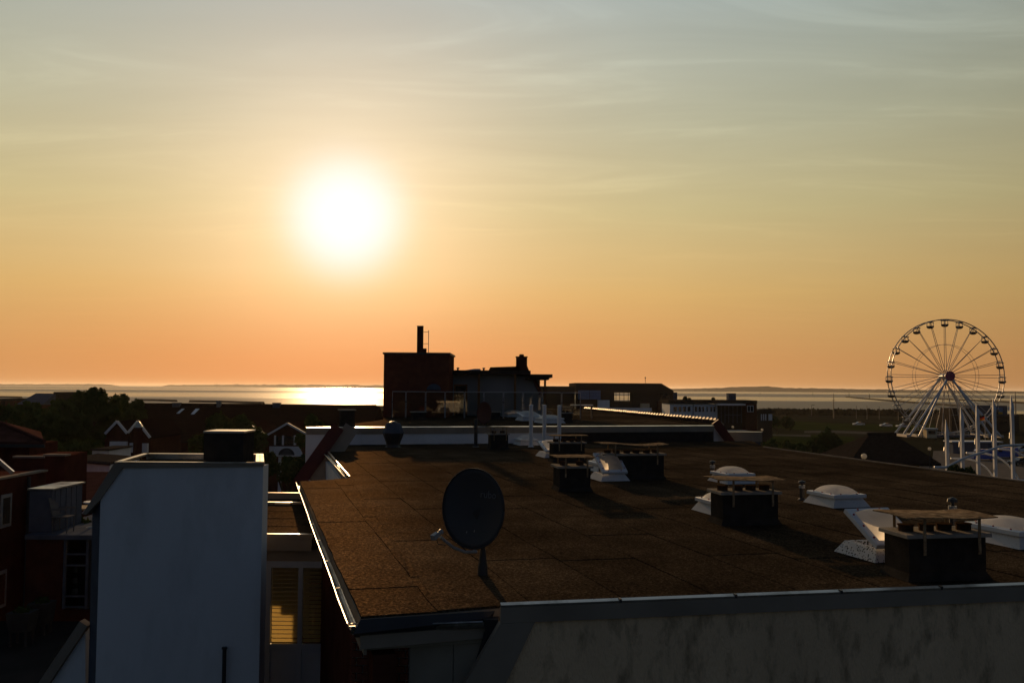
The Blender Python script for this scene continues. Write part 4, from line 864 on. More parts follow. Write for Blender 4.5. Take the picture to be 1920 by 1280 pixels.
# faint maker's lettering and two mounting marks on the reflector
def on_dish(dx_, du_): rr = (dx_ / .43) ** 2 + (du_ / .462) ** 2; return c + x * dx_ + u * du_ + n * (.085 * rr - .085 + .004)
tcv = bpy.data.curves.new('lettering', 'FONT'); tcv.body = 'rubo'; tcv.size = .12; tcv.extrude = .001; tcv.shear = .12
tob = bpy.data.objects.new('lettering', tcv); COL.objects.link(tob); bpy.context.view_layer.update()
tm = bpy.data.meshes.new_from_object(tob.evaluated_get(bpy.context.evaluated_depsgraph_get())); bpy.data.objects.remove(tob)
lt = MB(); sgn = 1.0 if x.x > 0 else -1.0
lt.add([on_dish(sgn * (.045 + v.co.x * 1.05), .13 + v.co.y) + n * v.co.z for v in tm.vertices], [tuple(p.vertices) for p in tm.polygons])
lt.build('lettering', 'print_grey', t)
for dx_, du_ in ((-.10, -.27), (.0, -.25)):
    q = on_dish(sgn * dx_, du_); MB().bar(q, q - u * .05 - x * .01 * sgn, .008, .004, up=n).build('scuff_mark', 'grey_plastic', t)
a = P(908, 800, ZU); c2 = D(907.5, 774, 37.2)
t, n, x, u = dish(c2, Vector((-.35, -.9, .05)), .33, .46, .07, 'far reddish dark satellite dish beside the short mast', Vector((c2.x + .05, 37.4, ZU)), 'dish_far')
MB().cyl((c2.x + .05, 37.45, ZU + .01), (c2.x + .05, 37.45, c2.z), .03, n=8).build('pole', 'dark_metal', t)
MB().bar((c2.x + .05, 37.45, c2.z), c2 - n * .08, .08, .12).build('mount', 'dark_metal', t)
MB().tube([c2 - u * .46, c2 - u * .5 + n * .2, c2 - u * .42 + n * .42], .014, 6).build('feed_arm', 'dark_metal', t)

# ------------------------------------------------------------------ near left: brick houses and terraces
bh = T('brick_house', 'dark brick house with red hipped roof at the left edge', 'house', (-25, 44, 0))
er = D(83, 828.5, 40); el_ = Vector((er.x - 9, 40, er.z)); ez = er.z
apx = D(-30, 781, 44.5)
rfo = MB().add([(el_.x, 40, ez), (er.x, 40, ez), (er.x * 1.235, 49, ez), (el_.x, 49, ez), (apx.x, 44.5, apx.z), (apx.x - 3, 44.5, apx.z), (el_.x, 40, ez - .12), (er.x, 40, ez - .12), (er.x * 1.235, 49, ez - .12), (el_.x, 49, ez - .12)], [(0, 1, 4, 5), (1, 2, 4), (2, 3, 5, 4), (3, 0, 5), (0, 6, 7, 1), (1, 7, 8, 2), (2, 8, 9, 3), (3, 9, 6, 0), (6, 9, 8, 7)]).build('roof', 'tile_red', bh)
MB().tube([(er.x, 40, ez + .03), (apx.x, 44.5, apx.z + .05)], .09, 6).build('hip_ridge', 'tile_red', bh)
MB().box(el_.x, 39.93, ez - .24, er.x + .05, 39.99, ez - .10).build('eaves_gutter', 'dark_metal', bh)
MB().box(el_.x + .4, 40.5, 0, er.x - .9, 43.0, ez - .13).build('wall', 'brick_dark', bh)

nb = T('brick_side_house', 'near dark brick house wall with two windows beside the white tower', 'house', (-14.5, 22, 0))
xw = -13.55; zw = 10.98
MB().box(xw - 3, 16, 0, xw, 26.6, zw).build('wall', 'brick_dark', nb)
MB().prism([(xw - .2, 16, zw + .001), (xw + .05, 16, zw + .001), (xw + .05, 26.6, zw + .001), (xw - .2, 26.6, zw + .001)], (0, 0, .05)).build('coping', 'fascia', nb)
def side_win(px0, px1, py0, py1, nm='window'):
    a = V(px0, py0, Vector((xw, 0, 0)), Vector((xw, 10, 0))); b = V(px1, py1, Vector((xw, 0, 0)), Vector((xw, 10, 0)))
    y0, y1 = sorted((a.y, b.y)); z0, z1 = sorted((a.z, b.z))
    f = MB().box(xw + .004, y0, z0, xw + .03, y1, z1).build(nm, 'grey_plastic', nb); MB().box(xw + .031, y0 + .09, z0 + .09, xw + .036, y1 - .09, z1 - .09).build('pane', 'dark_window', f)
side_win(1, 19, 928, 985); side_win(-14, 9, 1075, 1135)
dpp = V(48, 950, Vector((xw, 0, 0)), Vector((xw, 10, 0))); MB().cyl((xw + .07, dpp.y, 0), (xw + .07, dpp.y, zw - .05), .05, n=8).build('downpipe', 'dark_metal', nb)
pr0 = D(83, 900, 27.2); pr1 = D(120, 900, 27.2); prz = D(100, 854.5, 27.2).z
MB().box(pr0.x, 27.2, 0, pr1.x, 28.2, prz).build('pier', 'brick_dark', nb); MB().box(pr0.x - .04, 27.15, prz + .001, pr1.x + .04, 27.5, prz + .05).build('pier_coping', 'fascia', nb)
q = D(40, 857, 30.0); MB().box(D(25, 857, 30).x, 30, 0, D(84, 857, 30).x, 33, D(50, 858, 30).z).build('rear_wall', 'brick_dark', nb)
MB().box(D(25, 857, 30).x, 29.95, D(50, 858, 30).z + .001, D(84, 857, 30).x, 30.2, D(50, 858, 30).z + .06).build('rear_coping', 'fascia', nb)
MB().bar(D(-4, 862, 24), D(24, 886, 24), .10, .08, up=(0, 1, 0)).build('verge_trim', 'coping', nb)

ZTc = 13.5 - (1000 - 722.8) / F * 24.0
td = T('terrace_block', 'brick block with roof terrace on top and a glazed bay below', 'building', (-11.8, 25, 0))
tx0 = D(50, 1000, 24).x; tx1 = D(172, 1000, 24).x
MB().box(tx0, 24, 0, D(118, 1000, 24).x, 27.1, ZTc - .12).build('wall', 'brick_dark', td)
MB().box(tx0, 23.9, ZTc - .119, tx1 + 1.5, 29, ZTc).build('deck', 'slate', td)
gx0 = D(119.5, 1000, 24).x; gx1 = D(165, 1000, 24).x; gzb = D(140, 1138, 24).z
bay = MB().box(gx0 + .06, 24.1, gzb, gx1, 24.14, ZTc - .125).build('bay_glazing', 'window_glass', td)
f = MB()
for x in (gx0, gx1 - .05): f.box(x, 24.02, gzb - .05, x + .06, 24.09, ZTc - .122)
f.build('bay_post', 'slate', bay)
for py in (1039, 1060, 1118, 1138): z = D(140, py, 24).z; MB().box(gx0 + .061, 24.03, z - .02, gx1 - .051, 24.08, z + .02).build('bay_rail', 'slate', bay)
MB().box(gx0, 24.9, 0, gx1 + 2, 25, ZTc - .13).build('inner_wall', 'slate', td)
MB().box(tx0, 24.001, 0, gx1 + 2, 24.09, gzb - .06).build('wall', 'brick_dark', td)
lh = T('lighthouse_ornament', 'small striped lighthouse ornament hanging in the glazed bay', 'ornament', (D(141, 1108, 24.3).x, 24.3, D(141, 1112, 24.3).z))
zz0 = D(141, 1112, 24.3).z; zz1 = D(141, 1052, 24.3).z; X = D(141, 1080, 24.3).x; hh = (zz1 - zz0) / 6
for i in range(6): MB().cyl((X, 24.3, zz0 + i * hh), (X, 24.3, zz0 + (i + .98) * hh), .075 - .006 * i, .07 - .006 * i, 10).build('band', 'white_paint' if i % 2 == 0 else 'slate', lh)
sh = T('terrace_shed', 'tall blue grey box shed standing on the brick terrace', 'shed', (D(84, 1000, 24.4).x, 24.8, ZTc))
s0_ = D(56, 918, 24.3); s1_ = D(98, 918, 24.3)
MB().box(s0_.x, 24.3, ZTc + .005, s1_.x, 26.0, s0_.z).build('body', 'slate', sh); MB().box(s0_.x - .04, 24.25, s0_.z + .001, s1_.x + .06, 26.05, s0_.z + .04).build('roof', 'coping', sh)
for i in range(5): y = 24.45 + i * .3; MB().box(s1_.x + .001, y, ZTc + .02, s1_.x + .02, y + .24, s0_.z - .02).build('side_board', 'slate', sh)
chp = P(118, 997, ZTc); chx = chp.x; chy = min(chp.y, 25.0)
ch = T('garden_chair', 'grey garden chair standing on the brick terrace', 'chair', (chx, chy, ZTc))
MB().box(chx - .22, chy - .22, ZTc + .40, chx + .22, chy + .22, ZTc + .43).build('seat', 'chair_grey', ch)
MB().prism([(chx - .2, chy - .22, ZTc + .431), (chx - .2, chy + .2, ZTc + .431), (chx - .32, chy + .2, ZTc + .92), (chx - .32, chy - .22, ZTc + .92)], (.025, 0, 0)).build('backrest', 'chair_grey', ch)
for sx in (-.2, .18):
    for sy in (-.2, .18): MB().box(chx + sx, chy + sy, ZTc, chx + sx + .025, chy + sy + .025, ZTc + .399).build('leg', 'chair_grey', ch)
for sy in (-.23, .2): MB().bar((chx - .25, chy + sy, ZTc + .62), (chx + .2, chy + sy, ZTc + .63), .03, .03).build('armrest', 'chair_grey', ch)
tbx = P(142, 998, ZTc); tt = T('garden_table', 'small pale garden table beside the grey terrace chair', 'table', (tbx.x, 25.3, ZTc))
MB().lathe([(.26, .66), (.27, .68), (.26, .70)], (tbx.x, 25.3, ZTc), 14).build('tabletop', 'white_paint', tt); MB().lathe([(.18, .0), (.03, .04), (.025, .659)], (tbx.x, 25.3, ZTc), 10).build('pedestal', 'grey_plastic', tt)

def leaves(mb, c, r, n, size, sq=1.0):
    for _ in range(n):
        d = Vector((random.gauss(0, 1), random.gauss(0, 1), random.gauss(0, 1))).normalized(); rr = r * (0.45 + .62 * random.random() ** .6)
        p = c + Vector((d.x * rr, d.y * rr, d.z * rr * sq)); s = size * random.uniform(.6, 1.4)
        a = Vector((random.gauss(0, 1), random.gauss(0, 1), random.gauss(0, 1))).normalized(); b = a.cross(d).normalized() if abs(a.dot(d)) < .98 else a.orthogonal(); a = b.cross(d).normalized() * .8 + d * random.uniform(-.6, .6)
        mb.add([p - a * s, p + b * s * .5, p + a * s, p - b * s * .5], [(0, 1, 2, 3)])
def tree(name, label, lobes, y, base_z=0.0, size=.3, dens=1.0, m='leaf', cat='tree', group=None):
    cs = [(D(px, py, y + dy), r * y / F) for px, py, r, dy in lobes]
    bx = sum(c.x for c, _ in cs) / len(cs); by = sum(c.y for c, _ in cs) / len(cs)
    t = T(name, label, cat, (bx, by, base_z), group)
    top = max(c.z for c, r in cs)
    MB().tube([(bx, by, base_z), (bx + .1, by, base_z + (top - base_z) * .35), (bx - .05, by, base_z + (top - base_z) * .75)], [max(.08, (top - base_z) * .028), (top - base_z) * .02, (top - base_z) * .01], 8).build('trunk', 'bark', t)
    lm = MB()
    for c, r in cs: lm.tube([(bx, by, base_z + (c.z - base_z) * .5), c.lerp(Vector((bx, by, c.z)), .4) - Vector((0, 0, r * .3)), c], [.12, .08, .03], 5)
    lm.build('limb', 'bark', t)
    mb = MB()
    for c, r in cs:
        leaves(mb, c, r, int(dens * 26 * (r / size) ** 1.7), size)
        for _ in range(int(7 + r * 2)):
            d = Vector((random.gauss(0, 1), random.gauss(0, 1), random.gauss(0, 1) + .25)).normalized(); leaves(mb, c + d * r * .92, r * random.uniform(.2, .36), int(dens * 5 * (r / size) ** 1.2), size)
    mb.build('crown', m, t); return t
q = D(148, 985, 25.6)
tree('potted_shrub', 'low green shrub behind the terrace table', [(143, 980, 14, .4), (156, 985, 13, .3)], 25.8, ZTc, .10, .6, cat='shrub')
sun_t = T('sunlit_lounger', 'sunlit tan lounger with pale frame behind the terrace shrub', 'lounger', (D(150, 958, 28).x, 28, ZTc))
lo = [D(138, 953, 28.2), D(161, 953, 28.2), D(167, 946.5, 28.9), D(145, 946.5, 28.9)]
MB().prism(lo, (0, 0, -.05)).build('cushion', 'straw', sun_t)
MB().bar(D(155, 962, 28), D(163, 954, 28), .05, .06).build('frame', 'white_paint', sun_t); MB().box(lo[0].x - .5, 28.9, ZTc, lo[1].x + .2, 28.96, D(150, 954, 28.9).z).build('low_wall', 'white_paint', sun_t)
for p in lo: MB().cyl((p.x, p.y, ZTc), p - Vector((0, 0, .05)), .02, n=6).build('leg', 'dark_metal', sun_t)
orf = T('tiled_outbuilding', 'outbuilding with rust red tiled roof behind the terrace', 'building', (D(155, 900, 38).x, 38, 0))
o_ = [D(108, 945, 34), D(205, 945, 34), D(215, 884, 40), D(112, 884, 40)]
MB().prism(o_, (0, .1, -.2)).build('roof', 'tile_red', orf); MB().box(o_[0].x + .1, 34.5, 0, o_[1].x, 39.8, o_[0].z - .3).build('wall', 'brick_dark', orf)
ww = T('white_flat_wing', 'long low white walled wing with flat roof behind the red tiles', 'building', (D(160, 880, 50).x, 52, 0))
a = D(121, 866, 50); b = D(206, 887, 50); MB().prism([D(121, 864, 50), D(206, 871, 50), Vector((b.x, 50, 0)), Vector((a.x, 50, 0))], (0, 4, 0)).build('wall', 'white_render', ww)
MB().bar(D(120, 863, 49.95), D(207, 870, 49.95), .12, .12).build('coping', 'dark_metal', ww); MB().prism([D(120, 863.5, 50), D(207, 870.5, 50), D(207, 870.5, 50) + Vector((0, 0, .12)), D(120, 863.5, 50) + Vector((0, 0, .12))], (0, 4.1, 0)).build('roof', 'dark_clad', ww)
lw = T('small_white_house', 'small white house end with one window below the gables', 'house', (D(190, 860, 70).x, 72, 0))
a = D(173, 844, 70); b = D(204, 870, 70); wv = MB().box(a.x, 70, 0, b.x, 74, a.z).build('wall', 'white_render', lw); w_ = D(184, 857, 69.95); w2_ = D(195, 864, 69.95)
wi = MB().box(w_.x, 69.95, w2_.z, w2_.x, 69.99, w_.z).build('window', 'white_paint', lw); MB().box(w_.x + .06, 69.93, w2_.z + .06, w2_.x - .06, 69.949, w_.z - .06).build('pane', 'dark_window', wi)
MB().box(a.x - .1, 69.8, a.z + .001, b.x + .1, 74.1, a.z + .12).build('roof', 'dark_clad', lw)

# planters on the lower terrace at the far left
zp = 7.4
MB().box(-13.4, 16, zp - .1, -7.0, 23.8, zp).build('lower_terrace', 'terrace', kind='structure')
for i, (x0, x1, y0, y1, yy, lb) in enumerate(((10, 52, 1150, 1196, 21.4, 'nearer grey trough planter on legs on the dark lower terrace'), (50, 86, 1132, 1180, 22.4, 'farther grey trough planter on legs on the dark lower terrace'))):
    a = D(x0, y0, yy); b = D(x1, y1, yy); t = T('trough_planter', lb, 'planter', ((a.x + b.x) / 2, yy + .25, zp), 'trough planters')
    zb = b.z + .12 if b.z > zp + .2 else zp + .25
    MB().loft([[(a.x + .05, yy + .05, zb), (b.x - .05, yy + .05, zb), (b.x - .05, yy + .45, zb), (a.x + .05, yy + .45, zb)], [(a.x, yy, a.z), (b.x, yy, a.z), (b.x, yy + .5, a.z), (a.x, yy + .5, a.z)]]).build('trough', 'plant_pot', t)
    for sx in (a.x + .06, b.x - .12):
        for sy in (yy + .06, yy + .38): MB().box(sx, sy, zp, sx + .05, sy + .05, zb + .01).build('leg', 'plant_pot', t)
    mb = MB(); leaves(mb, Vector(((a.x + b.x) / 2, yy + .25, a.z)), .2, 120, .06, .6); mb.build('foliage', 'leaf_dark', t)

# ------------------------------------------------------------------ mid left: trees and gabled houses
tree('broadleaf_tree', 'tallest dark leafy tree rising to the sea horizon at left', [(178, 748, 21, 0), (152, 764, 28, 2), (205, 768, 26, -2), (180, 795, 44, 0), (170, 835, 34, 0)], 102)
tree('broadleaf_tree', 'rounded leafy tree just right of the tallest tree', [(226, 756, 17, 0), (214, 778, 26, 1), (238, 786, 20, -1)], 108)
tree('broadleaf_tree', 'smaller leafy tree where the long roof ridge begins', [(256, 760, 12, 0), (250, 782, 22, 0)], 112)
tree('broadleaf_tree', 'wide leafy tree at the left edge below the pale far roof', [(55, 783, 28, 0), (18, 792, 30, 2), (88, 796, 28, -2), (52, 822, 36, 0)], 92)
tree('broadleaf_tree', 'leafy tree between the left edge tree and the tallest one', [(118, 776, 28, 0), (128, 805, 36, 0), (108, 835, 30, 0)], 97)
tree('broadleaf_tree', 'low leafy tree in front of the brick pier', [(95, 848, 22, 0), (140, 852, 26, 1), (165, 845, 22, 0)], 72, size=.22)
tree('broadleaf_tree', 'yellow green tree behind the dark square roof chimney', [(412, 802, 24, 0), (450, 812, 30, 0), (475, 830, 26, 0), (375, 835, 22, 0)], 104, size=.25)
tree('broadleaf_tree', 'bushy tree below the balcony of the gabled house', [(500, 870, 22, 0), (545, 882, 24, 0), (570, 868, 16, 0)], 80, size=.22, m='leaf_dark')
tree('broadleaf_tree', 'small tree between the gabled house and the pale step wall', [(585, 795, 16, 0), (598, 812, 18, 0), (570, 826, 16, 0)], 90, size=.2)
rh = T('long_roof_house', 'long terraced house with unbroken dark red tiled roof', 'house', (D(480, 800, 134).x, 134, 0))
l0 = D(262, 757, 138); l1 = D(712, 758.5, 138); zrg = l0.z; ze = 5.6
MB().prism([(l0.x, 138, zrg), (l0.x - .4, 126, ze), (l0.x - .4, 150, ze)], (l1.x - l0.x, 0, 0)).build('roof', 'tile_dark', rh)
MB().box(l0.x, 127, 0, l1.x - .3, 149, ze + .2).build('wall', 'brick_dark', rh)
MB().cyl((l0.x, 138, zrg + .02), (l1.x - .5, 138, zrg + .02), .12, n=6).build('ridge_tiles', 'tile_dark', rh)
def chim(x0, x1, y0, y1, y, cap='slate', m='slab'):
    a = D(x0, y0, y); b = D(x1, y1, y); c = MB().box(a.x, y, b.z, b.x, y + .8, a.z).build('chimney', m, rh); MB().box(a.x - .06, y - .06, a.z + .001, b.x + .06, y + .86, a.z + .1).build('chimney_cap', cap, c)
chim(323, 336, 756, 770, 137.0, m='slate'); chim(406, 412, 752, 771, 137.0); chim(511, 524, 756, 771, 137.0, m='slate')
sln = Vector((0, -(zrg - ze), 12)).normalized()
def roofwin(pts, label=None):
    vs = [D(px, py, 130) for px, py in pts]; out = []
    for px, py in pts:
        d = ray(px, py); t_ = (Vector((0, 138, zrg + .06)) - CAM).dot(sln) / d.dot(sln); out.append(CAM + d * t_)
    w_ = MB().prism(out, sln * .06).build('roof_window', 'white_steel', rh)  # white colour stands in for sky glare on the panes
roofwin([(315, 824.5), (329, 824.5), (342, 811), (330, 811)]); roofwin([(358, 776.5), (364, 776.5), (374, 766.5), (367, 766.5)]); roofwin([(331, 775), (336, 775), (346, 766.5), (341, 766.5)])
gh = T('twin_gable_house', 'brick house with two white edged gables and pale balconies', 'house', (D(238, 830, 88).x, 90, 0))
def gable(par, pl, pk, pr, y, m='brick_dark', zb=0):
    a, k, b = D(*pl, y), D(*pk, y), D(*pr, y)
    MB().prism([Vector((a.x, y + .3, zb)), Vector((b.x, y + .3, zb)), Vector((b.x, y + .3, b.z)), Vector((k.x, y + .3, k.z)), Vector((a.x, y + .3, a.z))], (0, .4, 0)).build('gable_wall', m, par)
    MB().bar(a, k, .22, .17, up=(0, 1, 0)).build('bargeboard', 'white_paint', par); MB().bar(k + Vector((.02, -.01, 0)), b + Vector((.02, -.01, 0)), .22, .17, up=(0, 1, 0)).build('bargeboard', 'white_paint', par)
    MB().prism([a, k, b, b - Vector((0, 0, .15)), k - Vector((0, 0, .2)), a - Vector((0, 0, .15))], (0, 9, 0)).build('roof', 'tile_dark', par)
gable(gh, (197, 813), (219.5, 789.5), (238, 812), 88); gable(gh, (239, 812), (258, 790), (281, 820), 88.4)
MB().box(D(196, 835, 90).x, 90, 0, D(283, 835, 90).x, 98, D(230, 822, 90).z).build('wall', 'brick_dark', gh)
for x0, x1, y0, y1 in ((205.5, 237, 827.5, 847), (243, 250.5, 830, 848), (265, 276, 831, 848)):
    a = D(x0, y0, 87.6); b = D(x1, y1, 87.6); MB().box(a.x, 87.6, b.z, b.x, 87.9, a.z).build('balcony_panel', 'white_paint', gh)
rt = T('round_flue_tower', 'round column with pointed metal cap between the twin gables', 'tower', (D(257.5, 850, 86).x, 86, 0))
X = D(257.5, 850, 86).x; zt4 = D(257, 801, 86).z; MB().cyl((X, 86, 0), (X, 86, zt4), .4, n=14).build('shaft', 'brick_dark', rt); MB().lathe([(.45, 0), (.42, .12), (.24, .4), (.04, .62)], (X, 86, zt4), 14).build('cap', 'zinc', rt)
g2 = T('balcony_gable_house', 'brick gabled house with white balcony bearing a dark arched emblem', 'house', (D(530, 830, 106).x, 108, 0))
gable(g2, (457, 791), (457.5, 790.5), (499, 815.5), 106.4); gable(g2, (500, 816), (538.5, 793.5), (576, 814.5), 106)
for x0, x1, y0, y1, m in ((514, 517, 816, 834, 'white_paint'), (529, 532, 816, 834, 'white_paint'), (551, 555, 816, 834, 'white_paint'), (517.5, 528.5, 817, 834, 'dark_window'), (532.5, 550.5, 817, 834, 'dark_window')):
    a = D(x0, y0, 106.2); b = D(x1, y1, 106.2); MB().box(a.x, 106.2, b.z, b.x, 106.29, a.z).build('window_frame' if m == 'white_paint' else 'pane', m, g2)
a = D(505, 836.5, 104.8); b = D(560, 855.5, 104.8); bp_ = MB().box(a.x, 104.8, b.z, b.x, 105.0, a.z).build('balcony', 'white_paint', g2); MB().box(a.x, 105.01, b.z - .1, b.x, 106.28, b.z + .1).build('balcony_floor', 'slab', g2)
MB().prism([D(560.5, 838, 104.9), D(566, 849, 104.9), D(566, 855.5, 104.9), D(560.5, 855.5, 104.9)], (0, .2, 0)).build('balcony_return', 'white_paint', g2)
ec = D(537, 853, 104.78); MB().prism([(ec.x + .93 * math.cos(math.pi * i / 14), 104.77, ec.z + .82 * math.sin(math.pi * i / 14)) for i in range(15)], (0, .028, 0)).build('emblem', 'dark_metal', bp_)
for i, (w_, z_) in enumerate(((.30, .58), (.42, .42), (.55, .26), (.8, .08))): MB().box(ec.x - w_ + .08, 104.755, ec.z + z_, ec.x + w_ - .02, 104.769, ec.z + z_ + .045).build('emblem_line', 'print_grey', bp_)
MB().box(D(525, 870, 106).x, 105.2, 0, D(530, 870, 106).x, 105.5, b.z - .11).build('balcony_post', 'white_paint', g2)
for lb, x0, x1, y0, y1, y, m in (('pale grey pitched roof house at far left by the sea', 36, 84, 737, 758, 230, 'slate'), ('dark flat topped house left of the tallest tree top', 105, 142, 734.5, 750, 215, 'dark_clad'), ('low dark red house at the left edge by the sea', 0, 26, 747, 760, 235, 'brick_dark')):
    a = D(x0, y0, y); b = D(x1, y1, y); t = T('seaside_house', lb, 'house', ((a.x + b.x) / 2, y + 4, 0), 'houses near the left shore')
    w_ = b.x - a.x
    if m == 'slate':
        MB().prism([(a.x + w_ * .25, y + 5, a.z), (a.x - .5, y - .3, b.z), (b.x - .3, y - .3, b.z), (b.x, y + 5, a.z)], (0, 5, -.2)).build('roof', 'slate', t); MB().box(a.x, y, 0, b.x - .6, y + 9, b.z - .15).build('wall', 'brick_dark', t)
    else:
        MB().box(a.x, y, 0, b.x, y + 9, a.z - .5).build('wall', m, t); MB().box(a.x - .4, y - .4, a.z - .499, b.x + .4, y + 9.4, a.z).build('roof', 'dark_clad', t)
        for k in range(3): X = a.x + w_ * (.08 + .1 * k); MB().box(X, y - .05, a.z - 1.9, X + w_ * .07, y - .002, a.z - .7).build('window', 'dark_window', t)
def shrub_strip(name, x0, x1, ytop, y, n, size, h, m='scrub'):
    mb = MB()
    for _ in range(n):
        px = random.uniform(x0, x1); yy = y + random.uniform(-25, 25); p = D(px, ytop, yy); z = random.random() ** .7 * h * random.uniform(.6, 1.05); c = Vector((p.x, yy, z))
        a = Vector((random.gauss(0, 1), random.gauss(0, .4), random.gauss(0, 1))).normalized() * size; b = a.cross(Vector((random.gauss(0, .4), 1, random.gauss(0, .4)))).normalized() * size * .6
        mb.add([c - a, c + b, c + a, c - b], [(0, 1, 2, 3)])
    return mb.build(name, m, kind='stuff')
s_ = shrub_strip('scrub', 1425, 1800, 772, 500, 3000, 1.0, 2.6); tag(s_, 'dark strip of scrub along the right hand shore', 'scrub')
s_ = shrub_strip('scrub', 560, 730, 770, 330, 1600, 1.0, 4.0); tag(s_, 'dark scrub beyond the long roof below the sun', 'scrub')

# ------------------------------------------------------------------ seaside hall, low white building, pavilion
yA = 230.0
hall = T('seaside_hall', 'large dark hall with sloped right roof end and glazed front', 'building', (D(1160, 780, yA).x, yA + 12, 0))
def A(px, py, y=yA): return D(px, py, y)
def ab(x0, x1, y0, y1, m, nm, y=yA, th=.4, par=None): a = A(x0, y0, y); b = A(x1, y1, y); return MB().box(a.x, y, b.z, b.x, y + th, a.z).build(nm, m, par or hall)
MB().prism([A(1079, 717.5), A(1240, 718.5), A(1263, 732), A(1263, 737), A(1079, 735)], (0, 26, 0)).build('roof', 'dark_clad', hall)
MB().prism([A(1000, 723.5, yA + 3), A(1078, 724, yA + 3), Vector((A(1078, 724, yA + 3).x, yA + 3, 0)), Vector((A(1000, 724, yA + 3).x, yA + 3, 0))], (0, 20, 0)).build('left_wing', 'dark_clad', hall)
ab(1079, 1148, 735.2, 790, 'dark_clad', 'wall', yA + .6); ab(1148.1, 1200, 753, 790, 'dark_clad', 'wall', yA + .6); ab(1200.1, 1262, 735.2, 790, 'dark_clad', 'wall', yA + .6); ab(1186, 1200, 735.2, 752.9, 'dark_clad', 'wall', yA + .6)
for x0, x1, y0, y1 in ((1079, 1152, 735.4, 790), (1152.2, 1181, 751.2, 790), (1181.2, 1262, 735.4, 790)): ab(x0, x1, y0, y1, 'dark_clad', 'rear_wall', yA + 25)
MB().box(A(1148, 753, yA + 1).x, yA + 1.05, A(1150, 754, yA).z - .3, A(1200, 753, yA).x, yA + 24.9, A(1150, 754, yA).z - .1).build('floor', 'dark_clad', hall)
for x in (1155, 1162, 1170, 1178): ab(x - .5, x + .5, 735.3, 752.9, 'dark_metal', 'mullion', yA + .4, .2)
for y in (741, 746.5): ab(1148.2, 1185.8, y - .4, y + .4, 'dark_metal', 'transom', yA + .35, .04)
ab(1084, 1126, 731.5, 748.5, 'blue_panel', 'blue_window', yA - .3, .2); 
for y in (737, 742.5): ab(1084, 1126, y - .3, y + .3, 'dark_metal', 'transom', yA - .4, .08)
ab(1105, 1105.8, 731.6, 748.4, 'dark_metal', 'mullion', yA - .45, .04)
ab(1122, 1143, 750, 768, 'white_render', 'annex', yA - 3, 3); ab(1140, 1222, 764, 771, 'white_render', 'terrace_parapet', yA - 4, .4)
ab(1202, 1218, 756, 766, 'straw', 'kiosk', yA - 3, 2); ab(1201, 1219, 754.5, 756, 'verge', 'kiosk_roof', yA - 3.2, 2.4)
ab(1236, 1258, 751, 780, 'verge', 'red_porch', yA - 3, 3.4); ab(1238, 1256, 738, 748, 'dark_window', 'window', yA - .1, .08)
ab(1262.5, 1270, 735.5, 790, 'slate', 'end_block', yA + 1, 20)
p = A(1215.5, 718); t = T('weather_mast', 'thin mast with small sensor head on the hall roof', 'mast', (p.x, yA + 5, A(1215, 718.3).z)); 
MB().cyl((p.x, yA + 5, A(1215, 718.3).z - .05), (p.x, yA + 5, A(1215, 709).z), .06, n=6).build('pole', 'dark_metal', t); MB().lathe([(.05, 0), (.17, .1), (.17, .3), (.05, .4)], (p.x, yA + 5, A(1215, 709).z), 8).build('sensor', 'dark_metal', t)
yW = 190.0
lb_w = T('low_white_building', 'low white flat roofed building with window rows and square chimney block', 'building', (D(1335, 790, yW).x, yW + 6, 0))
def wb(x0, x1, y0, y1, m, nm, y=yW, th=.3, par=None): a = D(x0, y0, y); b = D(x1, y1, y); return MB().box(a.x, y, b.z, b.x, y + th, a.z).build(nm, m, par or lb_w)
a = D(1256, 757, yW); b = D(1345, 757, yW); MB().box(a.x, yW, 0, b.x, yW + 10, a.z).build('wall', 'white_render', lb_w)
wb(1254, 1420, 749.5, 756.8, 'dark_clad', 'roof', yW - .5, 11)
for x0, x1 in ((1262, 1270), (1271.5, 1278.5), (1280, 1287), (1288.5, 1295.5), (1302, 1308), (1309, 1315), (1316, 1321), (1324, 1328), (1331, 1336), (1337, 1342)):
    w_ = wb(x0, x1, 761, 772.5, 'white_paint', 'window', yW - .08, .06); a = D(x0 + .9, 762, yW - .1); b = D(x1 - .9, 771.5, yW - .1); MB().box(a.x, yW - .12, b.z, b.x, yW - .081, a.z).build('pane', 'dark_window', w_)
wb(1299, 1300.5, 757, 785, 'slate', 'downpipe', yW - .1, .09)
wb(1366, 1380, 737, 749.4, 'slate', 'chimney_block', yW + 3, 2); wb(1350, 1398, 756.9, 760, 'white_paint', 'porch_canopy', yW - 4, 5)
a = D(1345.2, 760, yW + 1); b = D(1398, 760, yW + 1); MB().box(a.x, yW + 1, 0, b.x, yW + 9, a.z).build('porch_wall', 'dark_clad', lb_w)
for x in (1352, 1359, 1366, 1374, 1382, 1390): wb(x, x + 1, 760.1, 793, 'slate', 'porch_post', yW - 3, .2)
wb(1360, 1391, 777, 778.5, 'slate', 'porch_rail', yW - 3.2, .18)
a = D(1398.2, 750, yW - 2); b = D(1419, 750, yW - 2); MB().box(a.x, yW - 2, 0, b.x, yW + 8, D(1400, 757, yW - 2).z).build('end_wall', 'brick_dark', lb_w)
w_ = wb(1401, 1413, 760, 772, 'white_paint', 'window', yW - 2.08, .06)
for x0, x1 in ((1402, 1406.5), (1407.5, 1412)): a = D(x0, 761, yW - 2.1); b = D(x1, 771, yW - 2.1); MB().box(a.x, yW - 2.13, b.z, b.x, yW - 2.09, a.z).build('pane', 'dark_window', w_)
